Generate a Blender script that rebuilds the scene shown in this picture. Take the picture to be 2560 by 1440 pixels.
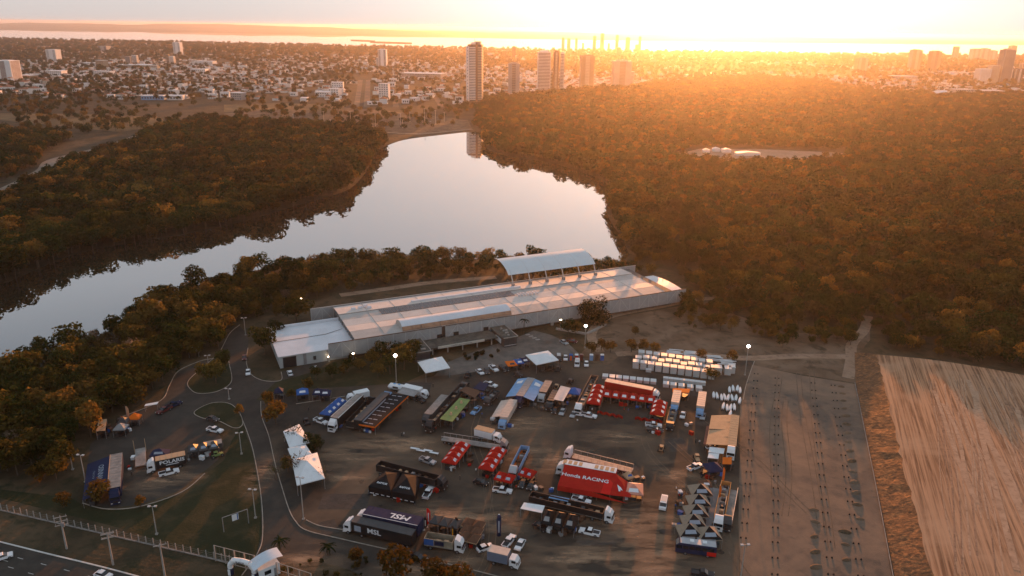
import bpy, bmesh, math, random
from mathutils import Vector, Matrix
from mathutils.geometry import tessellate_polygon
rnd = random.Random(7)
sc = bpy.context.scene
C = sc.collection
for o in list(bpy.data.objects): bpy.data.objects.remove(o)

# ------------------------------------------------------------------ camera
FPX = 1880.0; PITCH = math.atan(650 / FPX); ROLL = math.radians(0.9); CAMH = 120.0
fw = Vector((0, math.cos(PITCH), -math.sin(PITCH)))
_u0 = Vector((0, math.sin(PITCH), math.cos(PITCH))); _r0 = Vector((1, 0, 0))
cr = _r0 * math.cos(ROLL) + _u0 * math.sin(ROLL)
cu = _u0 * math.cos(ROLL) - _r0 * math.sin(ROLL)
cd = bpy.data.cameras.new('camera'); cam = bpy.data.objects.new('camera', cd); C.objects.link(cam)
cd.sensor_width = 36; cd.lens = 36 * FPX / 2560; cd.clip_start = 1; cd.clip_end = 90000
mw = Matrix.Identity(4)
for i in range(3):
    mw[i][0] = cr[i]; mw[i][1] = cu[i]; mw[i][2] = -fw[i]
mw[2][3] = CAMH
cam.matrix_world = mw
sc.camera = cam

def G(px, py, z=0.0):
    """where the place seen at that point of the photograph stands, at height z"""
    d = fw * FPX + cr * (px - 1280) + cu * (720 - py)
    t = (z - CAMH) / d.z
    return Vector((d.x * t, d.y * t, z))

# ------------------------------------------------------------------ sky and sun
SUN_EL = math.radians(5.6)
SKYRAMP = [(0.0, (0.66, 0.6, 0.585)), (0.06, (0.65, 0.62, 0.625)), (0.2, (0.61, 0.63, 0.67)), (0.29, (0.58, 0.63, 0.7)), (0.36, (0.4, 0.48, 0.57)), (0.46, (0.38, 0.44, 0.52)), (1.0, (0.4, 0.455, 0.53))]
SKYADD = 0.58
_s = fw * FPX + cr * (1775 - 1280) + cu * (720 - 78)
SUN_AZ = math.atan2(_s.x, _s.y)                      # clockwise from +Y
world = bpy.data.worlds.new('World'); sc.world = world; world.use_nodes = True
nt = world.node_tree
bg = nt.nodes['Background']
sky = nt.nodes.new('ShaderNodeTexSky'); sky.sky_type = 'NISHITA'; sky.sun_disc = False
sky.sun_elevation = SUN_EL; sky.sun_rotation = SUN_AZ
sky.altitude = 300; sky.air_density = 1.0; sky.dust_density = 2.6; sky.ozone_density = 1.0
bg.inputs['Strength'].default_value = 0.05
hsv = nt.nodes.new('ShaderNodeHueSaturation'); hsv.inputs['Saturation'].default_value = 0.45; hsv.inputs['Value'].default_value = 0.26
nt.links.new(sky.outputs[0], hsv.inputs['Color']); nt.links.new(hsv.outputs[0], bg.inputs['Color'])
# the dusty evening air above the haze layer: cream at the horizon, pale grey-blue overhead, the same all round
tcw = nt.nodes.new('ShaderNodeTexCoord'); sx_ = nt.nodes.new('ShaderNodeSeparateXYZ'); rw = nt.nodes.new('ShaderNodeValToRGB'); bg2 = nt.nodes.new('ShaderNodeBackground'); ad = nt.nodes.new('ShaderNodeAddShader')
for i, (p_, c_) in enumerate(SKYRAMP):
    e_ = rw.color_ramp.elements[i] if i < 2 else rw.color_ramp.elements.new(p_)
    e_.position = p_; e_.color = (*c_, 1)
nt.links.new(tcw.outputs['Generated'], sx_.inputs[0]); nt.links.new(sx_.outputs['Z'], rw.inputs[0]); nt.links.new(rw.outputs[0], bg2.inputs['Color'])
bg2.inputs['Strength'].default_value = SKYADD
nt.links.new(bg.outputs[0], ad.inputs[0]); nt.links.new(bg2.outputs[0], ad.inputs[1]); nt.links.new(ad.outputs[0], nt.nodes['World Output'].inputs['Surface'])
sl = bpy.data.lights.new('sun', 'SUN'); sun = bpy.data.objects.new('sun', sl); C.objects.link(sun)
sl.energy = 5.0; sl.color = (1.0, 0.34, 0.085); sl.angle = math.radians(0.6)
sd = Vector((math.sin(SUN_AZ) * math.cos(SUN_EL), math.cos(SUN_AZ) * math.cos(SUN_EL), math.sin(SUN_EL)))
sun.rotation_euler = (-sd).to_track_quat('-Z', 'Y').to_euler()
vs = sc.view_settings
vs.view_transform = 'Standard'; vs.look = 'None'; vs.gamma = 1.0; vs.use_curve_mapping = False
vs.exposure = 0.7
cy = sc.cycles
cy.use_denoising = True; cy.max_bounces = 5; cy.diffuse_bounces = 2; cy.glossy_bounces = 3
cy.transmission_bounces = 3; cy.volume_bounces = 1; cy.transparent_max_bounces = 24
cy.caustics_reflective = False; cy.caustics_refractive = False; cy.sample_clamp_indirect = 6.0

# ------------------------------------------------------------------ materials
_M = {}
def nd(t, k): return t.nodes.new(k)
def mat(key, rgb, rough=0.6, metal=0.0, var=0.15, scale=0.6, emit=None, spec=0.4, world=False):
    if key in _M: return _M[key]
    m = bpy.data.materials.new(key); m.use_nodes = True; t = m.node_tree
    b = t.nodes['Principled BSDF']
    b.inputs['Roughness'].default_value = rough; b.inputs['Metallic'].default_value = metal
    b.inputs['Specular IOR Level'].default_value = spec
    if emit:
        b.inputs['Base Color'].default_value = (*rgb, 1)
        b.inputs['Emission Color'].default_value = (*rgb, 1); b.inputs['Emission Strength'].default_value = emit
    elif var:
        co = nd(t, 'ShaderNodeTexCoord'); no = nd(t, 'ShaderNodeTexNoise'); mx = nd(t, 'ShaderNodeMix'); mx.data_type = 'RGBA'
        no.inputs['Scale'].default_value = scale; no.inputs['Detail'].default_value = 5; no.inputs['Roughness'].default_value = 0.65
        if world:
            ge = nd(t, 'ShaderNodeNewGeometry'); t.links.new(ge.outputs['Position'], no.inputs['Vector'])
        else:
            t.links.new(co.outputs['Object'], no.inputs['Vector'])
        rp = nd(t, 'ShaderNodeMapRange'); rp.inputs[1].default_value = 0.3; rp.inputs[2].default_value = 0.7
        t.links.new(no.outputs[0], rp.inputs[0]); t.links.new(rp.outputs[0], mx.inputs[0])
        mx.inputs[6].default_value = (*[c * (1 - var) for c in rgb], 1)
        mx.inputs[7].default_value = (*[min(1, c * (1 + var)) for c in rgb], 1)
        t.links.new(mx.outputs[2], b.inputs['Base Color'])
    else:
        b.inputs['Base Color'].default_value = (*rgb, 1)
    _M[key] = m
    return m

def ground_mat(key, cols, scales, rough=0.9, aniso=None, bump=0.0, bscale=2.0, con=None):
    """cols: three colours blended by two world-space noises; aniso = (angle, stretch)"""
    m = bpy.data.materials.new(key); m.use_nodes = True; t = m.node_tree; b = t.nodes['Principled BSDF']
    b.inputs['Roughness'].default_value = rough; b.inputs['Specular IOR Level'].default_value = 0.15
    ge = nd(t, 'ShaderNodeNewGeometry'); src = ge.outputs['Position']
    def noise(scale, detail, vec, lo, hi, dist=0.0):
        n = nd(t, 'ShaderNodeTexNoise'); n.inputs['Scale'].default_value = scale; n.inputs['Detail'].default_value = detail
        n.inputs['Roughness'].default_value = 0.62; n.inputs['Distortion'].default_value = dist
        t.links.new(vec, n.inputs['Vector'])
        r = nd(t, 'ShaderNodeMapRange'); r.inputs[1].default_value = lo; r.inputs[2].default_value = hi
        t.links.new(n.outputs[0], r.inputs[0]); return r.outputs[0]
    def mix(f, a, bb):
        x = nd(t, 'ShaderNodeMix'); x.data_type = 'RGBA'; t.links.new(f, x.inputs[0])
        for i, v in ((6, a), (7, bb)):
            if isinstance(v, tuple): x.inputs[i].default_value = (*v, 1)
            else: t.links.new(v, x.inputs[i])
        return x.outputs[2]
    vec = src
    if aniso:
        mp = nd(t, 'ShaderNodeMapping'); mp.vector_type = 'POINT'
        mp.inputs['Rotation'].default_value = (0, 0, aniso[0]); t.links.new(src, mp.inputs['Vector'])
        m2 = nd(t, 'ShaderNodeMapping'); m2.inputs['Scale'].default_value = (1, aniso[1], 1); t.links.new(mp.outputs[0], m2.inputs['Vector'])
        vec = m2.outputs[0]
    c = mix(noise(scales[0], 6, vec, *(con or (0.38, 0.62)), 0.6), cols[0], cols[1])
    c = mix(noise(scales[1], 6, vec, *(con or (0.5, 0.68)), 0.4), c, cols[2])
    if len(cols) > 3:
        c = mix(noise(scales[2], 5, src, 0.46, 0.72, 0.8), c, cols[3])
    t.links.new(c, b.inputs['Base Color'])
    if bump:
        n = nd(t, 'ShaderNodeTexNoise'); n.inputs['Scale'].default_value = bscale; n.inputs['Detail'].default_value = 6
        t.links.new(vec, n.inputs['Vector'])
        bp = nd(t, 'ShaderNodeBump'); bp.inputs['Strength'].default_value = 0.8; bp.inputs['Distance'].default_value = bump
        t.links.new(n.outputs[0], bp.inputs['Height']); t.links.new(bp.outputs[0], b.inputs['Normal'])
    _M[key] = m
    return m

def leaf_mat(key, ramp, trans=0.38):
    m = bpy.data.materials.new(key); m.use_nodes = True; t = m.node_tree; t.nodes.remove(t.nodes['Principled BSDF'])
    out = t.nodes['Material Output']
    oi = nd(t, 'ShaderNodeObjectInfo'); rp = nd(t, 'ShaderNodeValToRGB'); cr_ = rp.color_ramp
    for i, (p, c) in enumerate(ramp):
        e = cr_.elements[i] if i < 2 else cr_.elements.new(p)
        e.position = p; e.color = (*c, 1)
    t.links.new(oi.outputs['Random'], rp.inputs[0])
    ge = nd(t, 'ShaderNodeNewGeometry'); no = nd(t, 'ShaderNodeTexNoise'); no.inputs['Scale'].default_value = 0.55; no.inputs['Detail'].default_value = 4
    t.links.new(ge.outputs['Position'], no.inputs['Vector'])
    hs = nd(t, 'ShaderNodeHueSaturation'); mr = nd(t, 'ShaderNodeMapRange')
    mr.inputs[1].default_value = 0.3; mr.inputs[2].default_value = 0.7; mr.inputs[3].default_value = 0.55; mr.inputs[4].default_value = 1.45
    t.links.new(no.outputs[0], mr.inputs[0]); t.links.new(mr.outputs[0], hs.inputs['Value']); t.links.new(rp.outputs[0], hs.inputs['Color'])
    n2_ = nd(t, 'ShaderNodeTexNoise'); n2_.inputs['Scale'].default_value = 0.016; n2_.inputs['Detail'].default_value = 3
    t.links.new(ge.outputs['Position'], n2_.inputs['Vector']); m2_ = nd(t, 'ShaderNodeMapRange'); m2_.inputs[1].default_value = 0.35; m2_.inputs[2].default_value = 0.65; m2_.inputs[3].default_value = 0.6; m2_.inputs[4].default_value = 1.35
    t.links.new(n2_.outputs[0], m2_.inputs[0]); mu_ = nd(t, 'ShaderNodeMath'); mu_.operation = 'MULTIPLY'; t.links.new(mr.outputs[0], mu_.inputs[0]); t.links.new(m2_.outputs[0], mu_.inputs[1]); t.links.new(mu_.outputs[0], hs.inputs['Value'])
    df = nd(t, 'ShaderNodeBsdfDiffuse'); tr = nd(t, 'ShaderNodeBsdfTranslucent'); mx = nd(t, 'ShaderNodeMixShader')
    mx.inputs[0].default_value = trans
    t.links.new(hs.outputs[0], df.inputs[0]); t.links.new(hs.outputs[0], tr.inputs[0])
    t.links.new(df.outputs[0], mx.inputs[1]); t.links.new(tr.outputs[0], mx.inputs[2]); t.links.new(mx.outputs[0], out.inputs[0])
    _M[key] = m
    return m

WHITE = mat('white_paint', (0.78, 0.79, 0.8), 0.35, var=0.05)
SILVER = mat('silver_paint', (0.4, 0.42, 0.44), 0.35, metal=0.3, var=0.08)
BLACK = mat('black_paint', (0.018, 0.018, 0.02), 0.4, var=0.2)
DARK = mat('dark_grey', (0.05, 0.05, 0.052), 0.55, var=0.25)
GREY = mat('grey_metal', (0.25, 0.25, 0.25), 0.5, var=0.2)
GLASS = mat('dark_glass', (0.015, 0.018, 0.022), 0.08, var=0, spec=0.7)
TYRE = mat('tyre_rubber', (0.015, 0.015, 0.015), 0.85, var=0.1)
RIM = mat('rim_metal', (0.3, 0.3, 0.31), 0.4, metal=0.6, var=0.1)
LAMP = mat('lamp_lens', (0.7, 0.7, 0.66), 0.2, var=0)
TAIL = mat('tail_lens', (0.35, 0.02, 0.02), 0.3, var=0)
RED = mat('red_vinyl', (0.42, 0.018, 0.012),  0.75, var=0.12, spec=0.08)
BRED = mat('bright_red_vinyl', (0.62, 0.02, 0.015),  0.75, var=0.05, spec=0.08)
NAVY = mat('navy_vinyl', (0.022, 0.03, 0.07),  0.75, var=0.15, spec=0.08)
BLUE = mat('blue_vinyl', (0.04, 0.12, 0.36),  0.75, var=0.15, spec=0.08)
LBLUE = mat('light_blue_vinyl', (0.2, 0.36, 0.58),  0.75, var=0.12, spec=0.08)
ORANGE = mat('orange_vinyl', (0.75, 0.16, 0.02),  0.75, var=0.1, spec=0.08)
TAN = mat('tan_canvas', (0.5, 0.33, 0.2),  0.75, var=0.12, spec=0.08)
BROWN = mat('brown_canvas', (0.13, 0.07, 0.045),  0.75, var=0.15, spec=0.08)
GREEN = mat('green_canvas', (0.2, 0.27, 0.1),  0.75, var=0.15, spec=0.08)
YELLOW = mat('yellow_vinyl', (0.75, 0.42, 0.02),  0.75, var=0.1, spec=0.08)
CANVAS = mat('white_canvas', (0.74, 0.77, 0.78),  0.75, var=0.06, spec=0.08)
BLACKCLOTH = mat('black_canvas', (0.014, 0.015, 0.017),  0.75, var=0.2, spec=0.08)
ALU = mat('aluminium', (0.45, 0.45, 0.45), 0.4, metal=0.7, var=0.15)
CONC = mat('concrete', (0.33, 0.31, 0.28), 0.9, var=0.2, scale=0.8)
TRAILGREY = mat('weathered_roof_sheet', (0.24, 0.22, 0.2), 0.6, var=0.35, scale=0.5)
PRINT = mat('white_print', (0.72, 0.74, 0.76),  0.75, var=0.03, spec=0.08)
DPRINT = mat('dark_print', (0.06, 0.06, 0.08),  0.75, var=0, spec=0.08)
GPRINT = mat('grey_print', (0.3, 0.34, 0.4),  0.75, var=0.1, spec=0.08)
BARK = mat('bark', (0.09, 0.065, 0.045), 0.95, var=0.3, scale=2)
FLOOD = mat('lit_lamp', (1.0, 0.82, 0.7), emit=26)
FLOODS = mat('small_lit_lamp', (1.0, 0.75, 0.5), emit=12)
LAMPOFF = mat('unlit_lamp_cover', (0.45, 0.46, 0.46), 0.3, var=0.05)

# ------------------------------------------------------------------ mesh helpers
class MB:
    def __init__(s): s.v = []; s.f = []
    def add(s, vs, fs):
        n = len(s.v); s.v += [tuple(v) for v in vs]; s.f += [tuple(n + i for i in f) for f in fs]; return s
    def box(s, x0, x1, y0, y1, z0, z1, tx=0.0, ty=0.0):
        """tx, ty: inset of the top in x and y"""
        return s.add([(x0, y0, z0), (x1, y0, z0), (x1, y1, z0), (x0, y1, z0),
                      (x0 + tx, y0 + ty, z1), (x1 - tx, y0 + ty, z1), (x1 - tx, y1 - ty, z1), (x0 + tx, y1 - ty, z1)],
                     [(3, 2, 1, 0), (4, 5, 6, 7), (0, 1, 5, 4), (1, 2, 6, 5), (2, 3, 7, 6), (3, 0, 4, 7)])
    def prism_y(s, prof, y0, y1, inset=None):
        """profile in x,z extruded along y; inset(x,z) narrows it"""
        n = len(prof); k = inset or (lambda x, z: 0)
        vs = [(x, y0 + k(x, z), z) for x, z in prof] + [(x, y1 - k(x, z), z) for x, z in prof]
        fs = [tuple(range(n)), tuple(range(2 * n - 1, n - 1, -1))]
        fs += [(i, i + n, (i + 1) % n + n, (i + 1) % n) for i in range(n)]
        return s.add(vs, fs)
    def prism_z(s, poly, z0, z1):
        n = len(poly)
        vs = [(x, y, z0) for x, y in poly] + [(x, y, z1) for x, y in poly]
        return s.add(vs, [tuple(range(n - 1, -1, -1)), tuple(range(n, 2 * n))] + [(i, (i + 1) % n, (i + 1) % n + n, i + n) for i in range(n)])
    def tube(s, a, b, r0, r1=None, n=6):
        a = Vector(a); b = Vector(b); r1 = r0 if r1 is None else r1
        d = (b - a).normalized(); e = d.orthogonal().normalized(); g = d.cross(e)
        vs = []
        for p, r in ((a, r0), (b, r1)):
            for i in range(n):
                t = 2 * math.pi * i / n
                vs.append(p + (e * math.cos(t) + g * math.sin(t)) * r)
        fs = [(i, (i + 1) % n, (i + 1) % n + n, i + n) for i in range(n)] + [tuple(range(n - 1, -1, -1)), tuple(range(n, 2 * n))]
        return s.add(vs, fs)
    def wheel(s, x, y, r, w, n=10):
        return s.tube((x, y - w / 2, r), (x, y + w / 2, r), r, r, n)
    def grid(s, pts):
        """rows of points -> quads"""
        m = len(pts[0]); vs = [p for row in pts for p in row]
        return s.add(vs, [(i * m + j, i * m + j + 1, (i + 1) * m + j + 1, (i + 1) * m + j) for i in range(len(pts) - 1) for j in range(m - 1)])
    def mesh(s, name, *mats):
        me = bpy.data.meshes.new(name); me.from_pydata(s.v, [], s.f); me.update()
        for m in mats: me.materials.append(m)
        return me
    def build(s, name, m, parent=None, loc=None, rot=None, bevel=0.0, smooth=False):
        me = s.mesh(name, m)
        if bevel or True:
            bm = bmesh.new(); bm.from_mesh(me)
            bmesh.ops.recalc_face_normals(bm, faces=bm.faces)
            if bevel: bmesh.ops.bevel(bm, geom=list(bm.edges), offset=bevel, segments=1, affect='EDGES', clamp_overlap=True)
            bm.to_mesh(me); bm.free()
        if smooth: me.shade_smooth()
        return link(name, me, parent, loc, rot)

def link(name, me, parent=None, loc=None, rot=None):
    o = bpy.data.objects.new(name, me); C.objects.link(o)
    if parent: o.parent = parent
    if loc is not None: o.location = loc
    if rot is not None: o.rotation_euler = rot if hasattr(rot, '__len__') else (0, 0, rot)
    return o
def tag(o, label, cat, group=None):
    o['label'] = label; o['category'] = cat
    if group: o['group'] = group
    return o
def struct(o, kind='structure'):
    o['kind'] = kind; return o
def thing(name, label, cat, loc, rz=0.0, group=None):
    o = link(name, None, None, loc, rz); o.empty_display_size = 0.5
    return tag(o, label, cat, group)
def clone(o, parent=None):
    c = o.copy(); C.objects.link(c)
    if parent: c.parent = parent
    for ch in list(o.children): clone(ch, c)
    return c
def head(a, b):
    """heading of the way from ground point a to b"""
    return math.atan2(b.y - a.y, b.x - a.x)
def face_poly(name, pts, m, z=None):
    """flat sheet over a polygon of world points"""
    pts = [Vector((p[0], p[1], p[2] if z is None else z)) for p in pts]
    tri = tessellate_polygon([pts])
    area = sum(pts[i].x * pts[(i + 1) % len(pts)].y - pts[(i + 1) % len(pts)].x * pts[i].y for i in range(len(pts)))
    me = bpy.data.meshes.new(name); me.from_pydata(pts, [], [tuple(t) for t in tri]); me.materials.append(m)
    bm = bmesh.new(); bm.from_mesh(me); bm.faces.ensure_lookup_table()
    for f in bm.faces:
        if f.normal.z < 0: f.normal_flip()
    bm.to_mesh(me); bm.free()
    return link(name, me)
def smooth_line(px, n=6, z=0.0, closed=False):
    """Catmull-Rom through pixel points laid on the ground"""
    p = [G(x, y, z) for x, y in px]; out = []
    m = len(p)
    for i in range(m if closed else m - 1):
        a, b, c, d = (p[(i - 1) % m] if closed or i > 0 else p[0], p[i], p[(i + 1) % m], p[(i + 2) % m] if closed or i + 2 < m else p[-1])
        for k in range(n):
            t = k / n
            out.append(0.5 * (2 * b + (c - a) * t + (2 * a - 5 * b + 4 * c - d) * t * t + (3 * b - a - 3 * c + d) * t ** 3))
    if not closed: out.append(p[-1])
    return out
def sheet(name, px, m, z, n=1, closed=True):
    pts = smooth_line(px, n, 0, True) if n > 1 else [G(x, y) for x, y in px]
    return struct(face_poly(name, pts, m, z))
def strip(line, w, z0, z1, name, m, parent=None):
    """raised band of width w along a line of ground points"""
    b = MB(); L = []; R = []
    for i, p in enumerate(line):
        d = (line[min(i + 1, len(line) - 1)] - line[max(i - 1, 0)]); d.z = 0
        d = d.normalized() if d.length else Vector((1, 0, 0)); q = Vector((-d.y, d.x, 0)) * w / 2
        L.append(p + q); R.append(p - q)
    rows = []
    for l, r_ in zip(L, R):
        rows.append([(l.x, l.y, z0), (l.x, l.y, z1), (r_.x, r_.y, z1), (r_.x, r_.y, z0)])
    b.grid(rows)
    return b.build(name, m, parent)
def kerb(px, closed=False, w=0.22, h=0.15, m=None):
    ln = smooth_line(px, 6, 0, closed)
    if closed: ln.append(ln[0])
    return struct(strip(ln, w, 0.0, h, 'kerb', m or KERB))
def inside(p, poly):
    c = False; n = len(poly); x, y = p[0], p[1]
    for i in range(n):
        a, b = poly[i], poly[i - 1]
        if (a[1] > y) != (b[1] > y) and x < (b[0] - a[0]) * (y - a[1]) / (b[1] - a[1]) + a[0]: c = not c
    return c
_fonts = {}
def text_mesh(s, size, shear=0.0, bold=0.0, spacing=1.0):
    k = (s, size, shear, bold, spacing)
    if k in _fonts: return _fonts[k]
    cu_ = bpy.data.curves.new('lettering', 'FONT'); cu_.body = s; cu_.size = size; cu_.align_x = 'CENTER'; cu_.align_y = 'CENTER'
    cu_.shear = shear; cu_.offset = bold; cu_.space_character = spacing; cu_.resolution_u = 2
    o = bpy.data.objects.new('lettering', cu_); C.objects.link(o)
    dg = bpy.context.evaluated_depsgraph_get(); me = bpy.data.meshes.new_from_object(o.evaluated_get(dg))
    bpy.data.objects.remove(o); bpy.data.curves.remove(cu_)
    me.materials.clear(); _fonts[k] = me
    return me
def lettering(s, size, m, parent, origin, xdir, ydir, shear=0.0, bold=0.0, spacing=1.0, sx=1.0, off=0.02, name='lettering'):
    """words lying on a plane of the parent's local space: xdir along the words, ydir up the letters"""
    me = text_mesh(s, size, shear, bold, spacing).copy(); me.materials.append(m)
    x = Vector(xdir).normalized(); y = Vector(ydir); y = (y - x * y.dot(x)).normalized(); z = x.cross(y)
    o = link(name, me, parent)
    M4 = Matrix.Identity(4); og = Vector(origin) + z * off
    for i in range(3): M4[i][0] = x[i] * sx; M4[i][1] = y[i]; M4[i][2] = z[i]; M4[i][3] = og[i]
    o.matrix_local = M4
    return o
# ------------------------------------------------------------------ ground, water, hills
KERB = mat('kerb_paint', (0.32, 0.28, 0.23), 0.85, var=0.3, scale=0.4, world=True)
g_ground = ground_mat('dry_ground', [(0.045, 0.036, 0.02), (0.1, 0.07, 0.04), (0.03, 0.031, 0.015)], [0.05, 0.22], bump=0.25, bscale=0.8)
g_asph = ground_mat('asphalt', [(0.038, 0.034, 0.029), (0.054, 0.046, 0.037), (0.085, 0.066, 0.047), (0.16, 0.115, 0.078)], [0.35, 0.06, 0.022], bump=0.02, bscale=3)
g_drive = ground_mat('worn_driveway', [(0.052, 0.046, 0.039), (0.067, 0.058, 0.048), (0.041, 0.036, 0.031)], [0.3, 0.06])
g_gravel = ground_mat('gravel_lot', [(0.12, 0.097, 0.077), (0.185, 0.136, 0.1), (0.09, 0.08, 0.068), (0.29, 0.19, 0.125)], [0.12, 0.35, 0.03], bump=0.06, bscale=2.5)
g_sand = ground_mat('graded_sand', [(0.5, 0.275, 0.155), (0.35, 0.185, 0.1), (0.18, 0.092, 0.05), (0.5, 0.3, 0.18)], [0.7, 1.3, 0.03], aniso=(math.radians(20), 0.022), bump=0.3, bscale=1.8, con=(0.46, 0.62))
g_clay = ground_mat('eroded_clay', [(0.2, 0.1, 0.05), (0.1, 0.06, 0.036), (0.38, 0.18, 0.075)], [0.3, 0.8], aniso=(math.radians(18), 1.0), bump=0.5, bscale=0.7)
g_dirt = ground_mat('dirt_clearing', [(0.12, 0.08, 0.05), (0.2, 0.14, 0.095), (0.06, 0.045, 0.027)], [0.06, 0.16], bump=0.2, bscale=0.6)
g_track = ground_mat('dirt_track', [(0.27, 0.18, 0.12), (0.33, 0.23, 0.16), (0.18, 0.12, 0.08)], [0.15, 0.4])
g_plaza = ground_mat('stone_plaza', [(0.13, 0.12, 0.107), (0.17, 0.152, 0.13), (0.09, 0.083, 0.073)], [0.3, 0.1])
g_lawn = ground_mat('dry_lawn', [(0.024, 0.028, 0.011), (0.036, 0.036, 0.015), (0.06, 0.047, 0.023)], [0.1, 0.2], bump=0.15, bscale=1.5)
g_path = ground_mat('pale_path', [(0.24, 0.2, 0.16), (0.3, 0.25, 0.2), (0.2, 0.16, 0.12)], [0.1, 0.3])

b = MB(); b.add([(-30000, -400, 0), (30000, -400, 0), (30000, 40000, 0), (-30000, 40000, 0)], [(0, 1, 2, 3)])
struct(b.build('ground', g_ground))

wm = bpy.data.materials.new('still_water'); wm.use_nodes = True; t = wm.node_tree; pb = t.nodes['Principled BSDF']
pb.inputs['Base Color'].default_value = (0.035, 0.026, 0.016, 1); pb.inputs['Roughness'].default_value = 0.3; pb.inputs['Specular IOR Level'].default_value = 0.0
_gl = nd(t, 'ShaderNodeBsdfGlossy'); _gl.inputs['Roughness'].default_value = 0.012; _gl.inputs['Color'].default_value = (0.97, 0.97, 0.97, 1)
_lw = nd(t, 'ShaderNodeLayerWeight'); _lw.inputs['Blend'].default_value = 0.5; _pw = nd(t, 'ShaderNodeMath'); _pw.operation = 'POWER'; _pw.inputs[1].default_value = 2.0
_ms = nd(t, 'ShaderNodeMixShader'); t.links.new(_lw.outputs['Facing'], _pw.inputs[0]); t.links.new(_pw.outputs[0], _ms.inputs[0])
t.links.new(pb.outputs[0], _ms.inputs[1]); t.links.new(_gl.outputs[0], _ms.inputs[2]); t.links.new(_ms.outputs[0], t.nodes['Material Output'].inputs[0])
_n = nd(t, 'ShaderNodeTexNoise'); _n.inputs['Scale'].default_value = 0.35; _n.inputs['Detail'].default_value = 3
_g = nd(t, 'ShaderNodeNewGeometry'); _b = nd(t, 'ShaderNodeBump'); _b.inputs['Strength'].default_value = 0.05; _b.inputs['Distance'].default_value = 0.03
t.links.new(_g.outputs['Position'], _n.inputs['Vector']); t.links.new(_n.outputs[0], _b.inputs['Height']); t.links.new(_b.outputs[0], _gl.inputs['Normal'])

LAKE = [(-300, 800), (0, 712), (50, 692), (200, 632), (375, 600), (500, 578), (640, 545), (740, 515), (850, 483), (892, 458), (922, 418), (937, 385),
        (960, 368), (1010, 350), (1090, 339), (1180, 330), (1206, 336), (1214, 362), (1226, 377), (1280, 392), (1380, 408), (1480, 440), (1528, 466),
        (1534, 492), (1515, 520), (1530, 560), (1552, 590), (1566, 618), (1570, 640), (1540, 656), (1480, 656), (1420, 652), (1240, 648),
        (1000, 648), (800, 655), (650, 674), (560, 696), (450, 728), (330, 797), (190, 868), (60, 910), (-150, 970), (-500, 1060), (-800, 930)]
lake_w = smooth_line(LAKE, 4, 0, True)
struct(face_poly('lake_water', lake_w, wm, 0.05))
RES = [(-900, 86), (0, 97), (320, 103), (640, 111), (960, 118), (1280, 124), (1600, 130), (1900, 135), (2200, 138), (2560, 141), (3400, 150),
       (3400, 122), (2560, 112.5), (1900, 107), (1280, 97), (960, 90), (640, 84), (320, 77), (0, 72), (-900, 58)]
struct(face_poly('reservoir_water', [G(x, y) for x, y in RES], wm, 0.6))
def far_hills():
    b = MB(); rows = []
    n = 120
    for j in range(7):
        row = []
        for i in range(n + 1):
            x = -1100 + 4700 * i / n
            far = 57 + (112.5 - 57) * ((x + 1100) / 4700) + (72 - 57 - 13.0) * 0
            shore = G(x, 71.6 + x * 0.0178 if x < 1300 else 94.8 + (x - 1300) * 0.0142)
            d = shore.normalized() * (j * 900)
            p = shore + d
            k = x * 0.004
            hgt = (0, 26, 52, 70, 92, 104, 110)[j] * (0.62 + 0.25 * math.sin(k * 1.3 + j * 0.9) + 0.18 * math.sin(k * 3.7 + j * 2.1) + 0.08 * math.sin(k * 9 + j))
            hgt *= max(0.35, min(1.0, 1.15 - x / 2600))
            row.append((p.x, p.y, max(-0.5, hgt) if j else -1.0))
        rows.append(row)
    b.grid(rows)
    return struct(b.build('far_hills', ground_mat('hill_scrub', [(0.075, 0.06, 0.035), (0.13, 0.1, 0.06), (0.06, 0.05, 0.03)], [0.0009, 0.003]), smooth=True))
far_hills()
for a, bb, c in (((877, 101), (938, 103.2), 1.2), ((925, 105.6), (1030, 108.8), 1.5)):
    l = [G(a[0] + (bb[0] - a[0]) * k / 12, a[1] + (bb[1] - a[1]) * k / 12) for k in range(13)]
    m_ = MB(); ring = [(p.x, p.y + (60 + 30 * math.sin(i * 1.7)) * math.sin(math.pi * i / 12)) for i, p in enumerate(l)] + [(p.x, p.y - 50 * math.sin(math.pi * i / 12)) for i, p in reversed(list(enumerate(l)))][1:-1]
    m_.prism_z(ring, 0.2, 7.0); struct(m_.build('island_terrain', g_ground))

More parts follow.
